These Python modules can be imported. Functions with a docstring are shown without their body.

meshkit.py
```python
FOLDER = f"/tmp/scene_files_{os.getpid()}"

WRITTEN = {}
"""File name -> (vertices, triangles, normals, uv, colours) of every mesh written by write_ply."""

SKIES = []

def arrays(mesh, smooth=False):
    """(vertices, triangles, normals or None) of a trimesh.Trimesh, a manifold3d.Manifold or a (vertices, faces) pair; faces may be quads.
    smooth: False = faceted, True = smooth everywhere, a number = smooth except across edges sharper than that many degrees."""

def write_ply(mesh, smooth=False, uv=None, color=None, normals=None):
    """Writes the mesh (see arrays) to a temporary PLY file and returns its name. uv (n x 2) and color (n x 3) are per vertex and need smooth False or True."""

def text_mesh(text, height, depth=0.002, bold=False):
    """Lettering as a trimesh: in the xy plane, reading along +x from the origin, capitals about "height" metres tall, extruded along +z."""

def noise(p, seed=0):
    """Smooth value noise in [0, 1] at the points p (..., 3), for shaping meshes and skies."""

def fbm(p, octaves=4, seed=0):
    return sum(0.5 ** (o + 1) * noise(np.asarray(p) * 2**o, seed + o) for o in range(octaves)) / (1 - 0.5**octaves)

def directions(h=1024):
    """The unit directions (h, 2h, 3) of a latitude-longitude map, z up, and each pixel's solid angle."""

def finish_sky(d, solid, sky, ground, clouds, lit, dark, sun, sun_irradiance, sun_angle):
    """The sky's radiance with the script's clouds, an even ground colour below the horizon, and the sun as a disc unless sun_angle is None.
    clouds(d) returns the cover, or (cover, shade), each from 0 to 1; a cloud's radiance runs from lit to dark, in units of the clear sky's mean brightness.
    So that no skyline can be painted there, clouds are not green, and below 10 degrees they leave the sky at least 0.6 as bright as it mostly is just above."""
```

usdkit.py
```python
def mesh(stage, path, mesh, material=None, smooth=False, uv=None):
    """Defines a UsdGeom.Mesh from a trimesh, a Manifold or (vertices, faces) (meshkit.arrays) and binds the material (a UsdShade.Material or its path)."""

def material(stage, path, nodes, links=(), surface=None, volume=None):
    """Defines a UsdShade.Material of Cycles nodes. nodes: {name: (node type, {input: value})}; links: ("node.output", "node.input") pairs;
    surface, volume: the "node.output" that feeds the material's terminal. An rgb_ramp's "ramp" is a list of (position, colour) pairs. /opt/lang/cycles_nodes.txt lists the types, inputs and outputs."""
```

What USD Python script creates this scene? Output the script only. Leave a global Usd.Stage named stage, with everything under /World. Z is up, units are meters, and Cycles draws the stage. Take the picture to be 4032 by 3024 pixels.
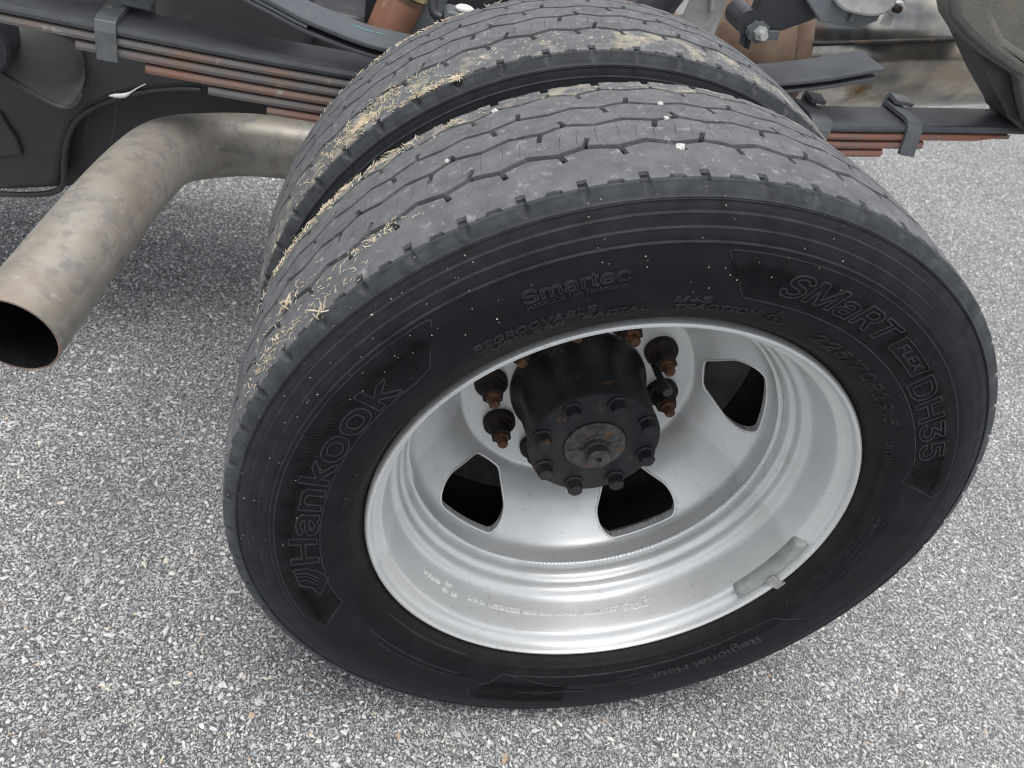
import math, random
from scipy.interpolate import PchipInterpolator
import numpy as np, trimesh, manifold3d as m3, usdkit, meshkit
from shapely.geometry.polygon import orient
from shapely import Polygon, LineString, Point, MultiPolygon, box as sbox, affinity, union_all
from pxr import Usd, UsdGeom, UsdLux, Gf, Sdf, Vt

random.seed(7); RNG = np.random.default_rng(7)
stage = Usd.Stage.CreateInMemory()
UsdGeom.SetStageUpAxis(stage, UsdGeom.Tokens.z); UsdGeom.SetStageMetersPerUnit(stage, 1.0)
UsdGeom.Xform.Define(stage, '/World'); UsdGeom.Scope.Define(stage, '/World/Looks')
rad, deg, pi = math.radians, math.degrees, math.pi

# ------------------------------------------------------------------ camera, sky, light, exposure
EXPOSURE = 0.75
cam = UsdGeom.Camera.Define(stage, '/World/camera')
_M = np.array([[0.9635909854, -0.0991979949, -0.2482985515], [-0.1246346017, 0.6549379402, -0.7453338249], [0.2365557628, 0.7491435458, 0.6187287926]])
_P = (-0.326058739, -0.6003732814, 0.9901255063)
_m = np.eye(4); _m[:3, :3] = _M.T; _m[3, :3] = _P
UsdGeom.Xformable(cam).AddTransformOp().Set(Gf.Matrix4d(*[float(x) for x in _m.ravel()]))
cam.CreateFocalLengthAttr(6.86); cam.CreateHorizontalApertureAttr(6.86 * 4032 / 3102.4055)
cam.CreateVerticalApertureAttr(6.86 * 3024 / 3102.4055)
cam.CreateFStopAttr(2.8); cam.CreateFocusDistanceAttr(0.80); cam.CreateExposureAttr(EXPOSURE)
SUN_EL, SUN_AZ = rad(79), rad(-150)          # azimuth from +y towards +x
sdir = np.array([math.cos(SUN_EL) * math.sin(SUN_AZ), math.cos(SUN_EL) * math.cos(SUN_AZ), math.sin(SUN_EL)])
dome = UsdLux.DomeLight.Define(stage, '/World/sky')
dome.GetPrim().SetCustomDataByKey('kind', 'structure')
skym = usdkit.material(stage, '/World/Looks/overcast_sky', {
    's': ('sky_texture', dict(sky_type='single_scattering', sun_disc=False, sun_elevation=SUN_EL, sun_rotation=SUN_AZ, aerosol_density=2.0)),
    'h': ('hsv', dict(saturation=0.20, value=1.0)),
    'b': ('background_shader', dict(strength=0.15))}, [('s.color', 'h.color'), ('h.color', 'b.color')], surface='b.background')
from pxr import UsdShade
UsdShade.MaterialBindingAPI.Apply(dome.GetPrim()).Bind(skym)
sun = UsdLux.DistantLight.Define(stage, '/World/sun')
sun.CreateIntensityAttr(0.40); sun.CreateAngleAttr(35.0); sun.CreateColorAttr(Gf.Vec3f(1.0, 0.97, 0.93)); sun.CreateNormalizeAttr(True)
_z = sdir; _x = np.cross([0, 1, 0], _z); _x /= np.linalg.norm(_x); _y = np.cross(_z, _x)
_m = np.eye(4); _m[0, :3], _m[1, :3], _m[2, :3] = _x, _y, _z
UsdGeom.Xformable(sun).AddTransformOp().Set(Gf.Matrix4d(*[float(x) for x in _m.ravel()]))

# ------------------------------------------------------------------ helpers
_count = {}
def path_for(name, parent):
    base = str(parent) + '/' + name; n = _count.get(base, 0); _count[base] = n + 1
    return base if n == 0 else f'{base}_{n:03d}'
def meta(p, label=None, category=None, group=None, kind=None):
    for k, v in (('label', label), ('category', category), ('group', group), ('kind', kind)):
        if v: p.SetCustomDataByKey(k, v)
    return p
def thing(name, loc=(0, 0, 0), label=None, category=None, group=None, kind=None):
    x = UsdGeom.Xform.Define(stage, path_for(name, '/World')); x.AddTranslateOp().Set(Gf.Vec3d(*map(float, loc)))
    return meta(x.GetPrim(), label, category, group, kind)
def obj(name, mesh, mat, parent=None, smooth=30, loc=None, **kw):
    pp = parent.GetPath() if parent is not None else '/World'
    m = usdkit.mesh(stage, path_for(name, pp), mesh, MAT[mat] if isinstance(mat, str) else mat, smooth)
    if loc is not None: m.AddTranslateOp().Set(Gf.Vec3d(*map(float, loc)))
    return meta(m.GetPrim(), **kw)
def cat(*ms):
    vs, fs, n = [], [], 0
    for m in ms:
        v, f, _ = meshkit.arrays(m); vs.append(v); fs.append(f + n); n += len(v)
    return np.vstack(vs), np.vstack(fs)
def moved(mesh, t=(0, 0, 0), R=None):
    v, f, _ = meshkit.arrays(mesh)
    if R is not None: v = v @ np.asarray(R).T
    return v + np.asarray(t, float), f
def rot(axis, a):
    return trimesh.transformations.rotation_matrix(a, axis)[:3, :3]
def rbox(sx, sy, sz, r=.002, seg=8):
    r = min(r, sx * .49, sy * .49, sz * .49); s = m3.Manifold.sphere(r, seg)
    pts = [s.translate((x * (sx / 2 - r), y * (sy / 2 - r), z * (sz / 2 - r))) for x in (-1, 1) for y in (-1, 1) for z in (-1, 1)]
    return m3.Manifold.batch_hull(pts)
def prism(poly, h0, h1, axis='y'):
    """polygon in (x, z) pulled along y from h0 to h1 (axis y), or polygon in (x, y) pulled along z."""
    t = trimesh.creation.extrude_polygon(Polygon(poly) if not hasattr(poly, 'exterior') else poly, h1 - h0, engine='earcut')
    v, f = np.array(t.vertices), np.array(t.faces); v[:, 2] += h0
    if axis == 'y': v = v[:, [0, 2, 1]]; f = f[:, ::-1]
    return v, f
def bevel_prism(poly, y0, y1, b=.003, steps=4):
    """polygon in (x, z) pulled along y, its edges rounded off by b."""
    P = np.array(orient(Polygon(poly).buffer(0).simplify(1e-5)).segmentize(max(.012, 2 * b)).exterior.coords)[:-1]; k = len(P)
    e = np.roll(P, -1, 0) - P; e /= np.linalg.norm(e, axis=1)[:, None]; n = np.c_[-e[:, 1], e[:, 0]]; n0 = np.roll(n, 1, 0)
    m = n + n0; m /= np.maximum(np.linalg.norm(m, axis=1), 1e-9)[:, None]; m /= np.clip((m * n).sum(1), .6, 1)[:, None]
    rings, hs = [], []
    for q in np.linspace(0, pi / 2, steps): rings.append(P + m * b * (1 - math.sin(q))); hs.append(y0 + b * (1 - math.cos(q)))
    for q in np.linspace(pi / 2, 0, steps): rings.append(P + m * b * (1 - math.sin(q))); hs.append(y1 - b * (1 - math.cos(q)))
    v = np.vstack([np.c_[r[:, 0], np.full(k, h), r[:, 1]] for r, h in zip(rings, hs)]); i, j = np.meshgrid(np.arange(len(rings) - 1), np.arange(k), indexing='ij'); i, j = i.ravel(), j.ravel(); j2 = (j + 1) % k
    f = np.vstack([np.stack([i * k + j, i * k + j2, (i + 1) * k + j2], 1), np.stack([i * k + j, (i + 1) * k + j2, (i + 1) * k + j], 1)])
    tv, tf = trimesh.creation.triangulate_polygon(Polygon(rings[0]), engine='earcut')
    cap = np.array(tf); tv = np.array(tv)
    c0 = np.c_[tv[:, 0], np.full(len(tv), y0), tv[:, 1]]; c1 = np.c_[tv[:, 0], np.full(len(tv), y1), tv[:, 1]]
    t = tv[cap]; fl = np.cross(t[:, 1] - t[:, 0], t[:, 2] - t[:, 0]) < 0; cap[fl] = cap[fl][:, ::-1]
    return cat((v, f[:, ::-1]), (c0, cap), (c1, cap[:, ::-1]))
def lathe(prof, n=96, closed=True, axis='y', a0=0, a1=360, ripple=None):
    """profile [(R, y)] turned about the y axis; returns quads as triangles; closed joins the last point to the first."""
    prof = np.array(prof, float); full = abs(a1 - a0 - 360) < 1e-6; m = n if full else n + 1
    th = np.radians(a0 + (a1 - a0) * np.arange(m) / n); k = len(prof)
    v = np.stack([prof[None, :, 0] * np.cos(th)[:, None], np.broadcast_to(prof[None, :, 1], (m, k)), prof[None, :, 0] * np.sin(th)[:, None]], -1).reshape(-1, 3)
    i, j = np.meshgrid(np.arange(n), np.arange(k if closed else k - 1), indexing='ij'); i, j = i.ravel(), j.ravel()
    i2, j2 = (i + 1) % m, (j + 1) % k
    q = np.stack([i * k + j, i2 * k + j, i2 * k + j2, i * k + j2], 1)
    return v, np.vstack([q[:, [0, 1, 2]], q[:, [0, 2, 3]]])
def outward(v, f):
    t = trimesh.Trimesh(v, f, process=False)
    return (v, f[:, ::-1]) if t.volume < 0 else (v, f)
def tube(path, r, n=24, cap=True):
    P = np.array(path, float); rr = np.broadcast_to(np.asarray(r, float), len(P))
    T = np.gradient(P, axis=0); T /= np.linalg.norm(T, axis=1)[:, None]
    u = np.cross(T[0], [0, 0, 1.]); u = u if np.linalg.norm(u) > 1e-3 else np.cross(T[0], [1., 0, 0]); u /= np.linalg.norm(u)
    rings = []
    for p, t, q in zip(P, T, rr):
        u = u - t * (u @ t); u /= np.linalg.norm(u); w = np.cross(t, u)
        a = np.arange(n) / n * 2 * pi
        rings.append(p + q * (np.cos(a)[:, None] * u + np.sin(a)[:, None] * w))
    v = np.vstack(rings); k = len(P); f = []
    i, j = np.meshgrid(np.arange(k - 1), np.arange(n), indexing='ij'); i, j = i.ravel(), j.ravel(); j2 = (j + 1) % n
    f = np.vstack([np.stack([i * n + j, i * n + j2, (i + 1) * n + j2], 1), np.stack([i * n + j, (i + 1) * n + j2, (i + 1) * n + j], 1)])
    if cap:
        c0, c1 = len(v), len(v) + 1; v = np.vstack([v, P[0], P[-1]]); j = np.arange(n); j2 = (j + 1) % n
        f = np.vstack([f, np.stack([np.full(n, c0), j2, j], 1), np.stack([np.full(n, c1), (k - 1) * n + j, (k - 1) * n + j2], 1)])
    return v, f
def spline(pts, n):
    from scipy.interpolate import CubicSpline
    P = np.array(pts, float); d = np.r_[0, np.cumsum(np.linalg.norm(np.diff(P, axis=0), axis=1) ** .5)]
    return CubicSpline(d, P)(np.linspace(0, d[-1], n))
def along(mesh, direction, at=(0, 0, 0)):
    """turns a mesh made along +z to lie along direction."""
    d = np.array(direction, float); d /= np.linalg.norm(d)
    return moved(mesh, at, trimesh.geometry.align_vectors([0, 0, 1], d)[:3, :3])

# ------------------------------------------------------------------ materials
MAT = {}
def mat(name, nodes, links, surface='p.BSDF'):
    MAT[name] = usdkit.material(stage, '/World/Looks/' + name, nodes, links, surface=surface); return MAT[name]
def ramp(*st): return ('rgb_ramp', dict(ramp=[(a, (c,) * 3 if np.isscalar(c) else c) for a, c in st]))
def speckled(name, c1, c2, scale, lo=.4, hi=.6, rough=.6, metallic=0., bump=.3, bscale=400., bdist=.0004, extra=None, spec=.5, rough2=None, detail=6):
    """two colours mixed by noise in object space, with a fine bump."""
    n = {'g': ('texture_coordinate', {}), 'n': ('noise_texture', dict(scale=scale, detail=detail, roughness=.6)), 'r': ramp((lo, c1), (hi, c2)),
         'n2': ('noise_texture', dict(scale=bscale, detail=3.)), 'b': ('bump', dict(strength=bump, distance=bdist)),
         'p': ('principled_bsdf', dict(roughness=rough, metallic=metallic, specular_ior_level=spec))}
    l = [('g.object', 'n.vector'), ('n.fac', 'r.fac'), ('r.color', 'p.base_color'), ('g.object', 'n2.vector'), ('n2.fac', 'b.height'), ('b.normal', 'p.normal')]
    if rough2 is not None:
        n['rr'] = ramp((lo, rough), (hi, rough2)); l += [('n.fac', 'rr.fac'), ('rr.color', 'p.roughness')]
    if extra: extra(n, l)
    return mat(name, n, l)

def spots(color, scale, thr, width=.02, key='k'):
    """adds spots of another colour where a noise is high."""
    def add(n, l):
        n[key + 'n'] = ('noise_texture', dict(scale=scale, detail=4., roughness=.65)); n[key + 'r'] = ramp((thr, 0.), (thr + width, 1.))
        n[key + 'm'] = ('mix', dict(color2=color))
        src = [a for a, b in l if b == 'p.base_color'][0]; l.remove((src, 'p.base_color'))
        l.extend([('g.object', key + 'n.vector'), (key + 'n.fac', key + 'r.fac'), (key + 'r.color', key + 'm.fac'), (src, key + 'm.color1'), (key + 'm.color', 'p.base_color')])
    return add
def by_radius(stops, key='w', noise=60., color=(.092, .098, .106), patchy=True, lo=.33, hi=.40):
    """mixes in a dust colour, or a painted light or shade tone (its strength set by the distance from the axle), broken up by noise."""
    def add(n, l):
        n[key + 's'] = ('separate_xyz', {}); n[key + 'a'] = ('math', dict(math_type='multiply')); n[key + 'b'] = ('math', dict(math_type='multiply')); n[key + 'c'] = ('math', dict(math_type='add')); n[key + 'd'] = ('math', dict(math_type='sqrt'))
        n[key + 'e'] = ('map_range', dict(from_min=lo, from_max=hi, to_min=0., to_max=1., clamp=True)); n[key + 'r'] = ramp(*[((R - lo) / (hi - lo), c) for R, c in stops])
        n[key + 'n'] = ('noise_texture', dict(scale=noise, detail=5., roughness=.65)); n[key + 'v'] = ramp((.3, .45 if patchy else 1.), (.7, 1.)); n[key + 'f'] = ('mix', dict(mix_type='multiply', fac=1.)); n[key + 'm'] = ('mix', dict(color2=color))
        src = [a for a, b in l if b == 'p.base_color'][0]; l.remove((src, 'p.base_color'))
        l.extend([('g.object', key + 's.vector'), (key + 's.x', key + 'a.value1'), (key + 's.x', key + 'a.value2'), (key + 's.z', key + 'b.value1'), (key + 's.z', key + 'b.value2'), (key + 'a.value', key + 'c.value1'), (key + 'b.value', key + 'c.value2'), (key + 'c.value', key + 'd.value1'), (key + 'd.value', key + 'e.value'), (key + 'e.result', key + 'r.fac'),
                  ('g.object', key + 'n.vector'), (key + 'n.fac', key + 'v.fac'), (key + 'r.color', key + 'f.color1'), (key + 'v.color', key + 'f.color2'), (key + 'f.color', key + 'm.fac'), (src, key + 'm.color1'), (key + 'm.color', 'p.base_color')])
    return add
def many(*fs):
    def add(n, l):
        for f in fs: f(n, l)
    return add

speckled('rubber_sidewall', (.0050, .0058, .0070), (.0088, .0098, .0114), 30, .35, .7, rough=.58, bump=.25, bscale=900, bdist=.0002, spec=.11, extra=many(by_radius([(.2605, .75), (.265, .5), (.271, .14), (.282, .02), (.30, 0.)], 'q', 35., (.040, .031, .023), True, .25, .32), by_radius([(.330, 0.), (.346, .03), (0.3482, 0.04), (0.3492, 0.3), (0.3498, 0.3), (0.3504, 0.11), (0.3588, 0.13), (0.3598, 0.34), (0.3604, 0.34), (0.3610, 0.15), (0.3690, 0.17), (0.3700, 0.36), (0.3706, 0.36), (0.3712, 0.2), (0.3788, 0.22), (0.3798, 0.42), (0.3804, 0.42), (0.3810, 0.42), (.3860, .62), (.3885, .66), (.3890, .70), (.394, .85)]), spots((.05, .05, .05), 300, .69, .06), spots((.30, .27, .22), 420, .735, .01, 'd')))  # outer dust also carries painted sky light; thin rings paint the step highlights
speckled('rubber_letter', (.013, .014, .0155), (.022, .023, .025), 60, rough=.5, bump=.2, bscale=900, bdist=.0002, spec=.20)
speckled('rubber_hatching', (.0065, .0073, .0085), (.011, .012, .0135), 60, rough=.6, bump=.2, bscale=900, bdist=.0002, spec=.14)
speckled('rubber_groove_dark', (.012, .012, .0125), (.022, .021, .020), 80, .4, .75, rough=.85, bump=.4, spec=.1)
speckled('rubber_groove', (.018, .018, .019), (.05, .045, .04), 80, .4, .75, rough=.85, bump=.5, bscale=600, bdist=.0006, spec=.2)
for nm, ex_ in (('rubber_tread', []), ('rubber_tread_dusty', [spots((.36, .315, .235), 26, .50, .22, 'u'), spots((.44, .38, .28), 160, .60, .08, 'x')])):
    speckled(nm, (.078, .081, .085), (.122, .126, .131), 55, .32, .68, rough=.8, bump=.7, bscale=700, bdist=.0008, spec=.3,
         extra=many(spots((.25, .25, .247), 120, .58, .18), *ex_, spots((.46, .44, .40), 330, .70, .04, 'd'), spots((.06, .062, .065), 14, .60, .2, 'z'), by_radius([(.34, 1.), (.3895, 1.), (.3918, 0.)], 'y', 60., (.016, .016, .017), False)))  # groove and step walls: undusted rubber, with their shade painted in dark
speckled('silver_paint', (.53, .54, .54), (.595, .605, .605), 9, .3, .7, rough=.36, metallic=.60, bump=.16, bscale=1500, bdist=.0003, rough2=.44,
         extra=many(spots((.42, .41, .39), 14, .62, .25), spots((.10, .09, .08), 95, .765, .015, 'd'), spots((.36, .35, .33), 190, .62, .1, 'e')))
speckled('shaded_rim', (.06, .06, .058), (.12, .118, .112), 12, rough=.55, metallic=.3, bump=.2)  # inner rim darkened: the dimness behind the hand holes painted in
speckled('stamped_silver', (.66, .67, .67), (.76, .77, .77), 40, rough=.35, metallic=.5, bump=.1)  # brighter than the rim: glints on the lettering put into its colour
speckled('hub_black', (.0060, .0068, .0085), (.011, .012, .0145), 60, .4, .7, rough=.5, bump=.4, bscale=300, bdist=.0006, spec=.3,
         extra=many(spots((.075, .036, .018), 38, .60, .08), spots((.09, .085, .075), 260, .68, .04, 'd'), spots((.022, .021, .020), 18, .5, .2, 'e')))
speckled('hub_cap_steel', (.028, .028, .029), (.075, .070, .064), 110, rough=.5, metallic=.4, bump=.5, bscale=350, bdist=.0006, extra=spots((.10, .046, .024), 70, .57, .06))
speckled('nut_rust', (.008, .0065, .006), (.024, .0135, .010), 120, rough=.75, bump=.6, bscale=500, bdist=.0006, spec=.3)
speckled('stud_rust', (.045, .020, .012), (.12, .058, .030), 160, rough=.75, bump=.5, bscale=500, bdist=.0006, spec=.3)
speckled('lead_weight', (.17, .185, .182), (.225, .24, .235), 60, rough=.55, bump=.3, bscale=500, bdist=.0003)
speckled('clip_tin', (.27, .28, .27), (.35, .36, .34), 60, rough=.45, metallic=.5, bump=.3, bscale=500, bdist=.0003)
speckled('spring_black', (.034, .037, .042), (.058, .062, .068), 26, .3, .7, rough=.45, bump=.35, bscale=260, bdist=.0005, extra=many(spots((.15, .13, .115), 60, .68, .1), spots((.3, .3, .28), 400, .74, .02, 'd')))
def redder_ahead(n, l):
    """the spring's front half has rusted redder than its rear half."""
    n['xs'] = ('separate_xyz', {}); n['xr'] = ('map_range', dict(from_min=.20, from_max=.46, to_min=0., to_max=1., clamp=True)); n['xn'] = ('noise_texture', dict(scale=22., detail=5.)); n['xv'] = ramp((.36, .15), (.62, 1.)); n['xf'] = ('mix', dict(mix_type='multiply', fac=1.)); n['xm'] = ('mix', dict(color2=(.225, .092, .060)))
    src = [a for a, b in l if b == 'p.base_color'][0]; l.remove((src, 'p.base_color'))
    l.extend([('g.object', 'xs.vector'), ('xs.x', 'xr.value'), ('g.object', 'xn.vector'), ('xn.fac', 'xv.fac'), ('xr.result', 'xf.color1'), ('xv.color', 'xf.color2'), ('xf.color', 'xm.fac'), (src, 'xm.color1'), ('xm.color', 'p.base_color')])
def leafy(name, grey, rust, thr):
    speckled(name, grey, rust, 11, thr, thr + .22, rough=.6, bump=.4, bscale=300, bdist=.0005, metallic=.15, extra=many(redder_ahead, spots((.20, .09, .06), 34, .62, .14), spots((.26, .25, .235), 24, .63, .1, 'd')))
leafy('leaf_grey_rust', (.115, .112, .110), (.17, .105, .075), .42)
leafy('leaf_red_rust', (.16, .118, .100), (.21, .105, .075), .40)
speckled('clamp_steel', (.065, .072, .078), (.095, .10, .105), 22, rough=.48, bump=.3, bscale=260, bdist=.0004, extra=spots((.22, .185, .12), 42, .64, .08))
speckled('exhaust_steel', (.30, .28, .245), (.40, .37, .32), 16, .3, .7, rough=.48, metallic=.55, bump=.2, bscale=300, bdist=.0004, detail=8,
         extra=many(spots((.262, .25, .235), 60, .50, .12), spots((.30, .245, .195), 6, .54, .2, 'd'), spots((.44, .41, .36), 55, .60, .12, 'f'), spots((.12, .10, .08), 190, .69, .03, 'e')))
speckled('soot', (.004, .004, .005), (.007, .007, .008), 30, rough=.9, bump=.2, spec=.1)
speckled('exhaust_lip', (.13, .085, .065), (.22, .15, .12), 60, rough=.6, metallic=.4, bump=.3)
speckled('muffler_steel', (.30, .26, .20), (.56, .53, .47), 6, .35, .65, rough=.17, metallic=.95, bump=.12, bscale=220, bdist=.0004, detail=7,
         extra=many(spots((.13, .135, .14), 4.2, .50, .14, 'f'), spots((.17, .095, .04), 11, .58, .14), spots((.06, .045, .035), 90, .69, .03, 'd')))
speckled('muffler_rust', (.10, .060, .042), (.23, .165, .12), 14, .35, .7, rough=.55, metallic=.45, bump=.35, bscale=260, bdist=.0005)
speckled('red_rust', (.16, .075, .045), (.25, .125, .08), 18, .3, .7, rough=.7, bump=.4, bscale=300, bdist=.0006, extra=spots((.34, .25, .20), 40, .62, .1))
speckled('tank_plastic', (.016, .0165, .018), (.027, .0275, .029), 9, .3, .7, rough=.5, bump=.3, bscale=500, bdist=.0003, extra=spots((.075, .07, .065), 7, .58, .25))
speckled('black_paint', (.013, .014, .017), (.021, .022, .026), 30, rough=.42, bump=.3, bscale=400, bdist=.0003, extra=spots((.12, .11, .10), 200, .72, .03))
speckled('grey_paint', (.085, .095, .105), (.125, .135, .145), 24, rough=.5, bump=.3, bscale=300, bdist=.0004)
speckled('zinc', (.40, .41, .40), (.52, .52, .50), 50, rough=.42, metallic=.75, bump=.3, bscale=300, bdist=.0003)
speckled('brass', (.52, .42, .22), (.62, .54, .34), 60, rough=.35, metallic=.85, bump=.2)
speckled('cast_iron', (.070, .067, .060), (.115, .108, .095), 16, .3, .7, rough=.72, bump=.9, bscale=420, bdist=.0011, extra=many(spots((.15, .105, .06), 9, .56, .18), spots((.30, .29, .27), 260, .72, .03, 'd')))
speckled('cast_dark', (.022, .022, .022), (.045, .042, .038), 20, rough=.65, bump=.6, bscale=400, bdist=.0008)
speckled('green_mark', (.20, .62, .60), (.30, .75, .72), 50, rough=.5, bump=.1)
speckled('pale_plastic', (.55, .55, .53), (.66, .66, .63), 50, rough=.5, bump=.3)
speckled('straw', (.40, .335, .235), (.56, .485, .37), 90, rough=.8, bump=.2, spec=.2)
speckled('white_stone', (.40, .39, .36), (.56, .55, .52), 200, rough=.8, bump=.6, bscale=900, bdist=.0006, spec=.3)
speckled('binder', (.050, .051, .053), (.085, .086, .088), 260, .35, .65, rough=.85, bump=.9, bscale=700, bdist=.0016, spec=.25,
         extra=None)
# aggregate: colour by stone
STONE = [(0, (.12, .127, .134)), (.14, (.20, .21, .218)), (.30, (.30, .31, .318)), (.44, (.42, .425, .425)), (.58, (.56, .555, .54)), (.86, (.56, .55, .53)), (.95, (.70, .69, .66)), (.985, (.62, .57, .48)), (1, (.42, .30, .20))]
def stone_mat(name):
    mat(name, {'o': ('object_info', {}), 'r': ('rgb_ramp', dict(ramp=STONE)), 'g': ('geometry', {}), 'n': ('noise_texture', dict(scale=420., detail=4.)), 'v': ramp((.3, .70), (.7, 1.2)),
               'm': ('mix', dict(mix_type='multiply', fac=1.0)), 'fn': ('noise_texture', dict(scale=230., detail=5., roughness=.7)), 'fr': ramp((.57, 0.), (.68, .8)), 'fm': ('mix', dict(color2=(.11, .112, .115))), 'b': ('bump', dict(strength=.6, distance=.0008)), 'p': ('principled_bsdf', dict(roughness=.75, specular_ior_level=.35))},
        [('g.position', 'fn.vector'), ('fn.fac', 'fr.fac'), ('fr.color', 'fm.fac'), ('m.color', 'fm.color1'), ('fm.color', 'p.base_color'), ('o.random', 'r.fac'), ('g.position', 'n.vector'), ('n.fac', 'v.fac'), ('r.color', 'm.color1'), ('v.color', 'm.color2'), ('n.fac', 'b.height'), ('b.normal', 'p.normal')])
stone_mat('stone')
# the road beyond the modelled chips: binder with voronoi chips
mat('road', {'g': ('geometry', {}), 'dn': ('noise_texture', dict(scale=240., detail=3.)), 'dm': ('mix', dict(mix_type='add', fac=.010)), 'v': ('voronoi_texture', dict(scale=230.)), 'sc': ('separate_color', {}), 'vr': ('rgb_ramp', dict(ramp=STONE)),
             'e': ramp((.28, .8), (.46, 0.)), 'v2': ('voronoi_texture', dict(scale=700.)), 's2': ('separate_color', {}), 'vr2': ('rgb_ramp', dict(ramp=[(0, (.060,) * 3), (.52, (.088,) * 3), (.80, (.22,) * 3), (1, (.60,) * 3)])),
             'm': ('mix', {}), 'n': ('noise_texture', dict(scale=1.7, detail=4.)), 'nv': ramp((.3, .8), (.7, 1.08)), 'mm': ('mix', dict(mix_type='multiply', fac=1.)),
             'b': ('bump', dict(strength=.9, distance=.002)), 'p': ('principled_bsdf', dict(roughness=.85, specular_ior_level=.25))},
    [('g.position', 'dn.vector'), ('g.position', 'dm.color1'), ('dn.color', 'dm.color2'), ('dm.color', 'v.vector'), ('v.color', 'sc.color'), ('sc.r', 'vr.fac'), ('v.distance', 'e.fac'), ('g.position', 'v2.vector'), ('v2.color', 's2.color'), ('s2.g', 'vr2.fac'),
     ('vr2.color', 'm.color1'), ('vr.color', 'm.color2'), ('e.color', 'm.fac'), ('g.position', 'n.vector'), ('n.fac', 'nv.fac'), ('m.color', 'mm.color1'), ('nv.color', 'mm.color2'),
     ('mm.color', 'p.base_color'), ('e.color', 'b.height'), ('b.normal', 'p.normal')])

RL = 0.395           # wheel centre above the road
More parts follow.
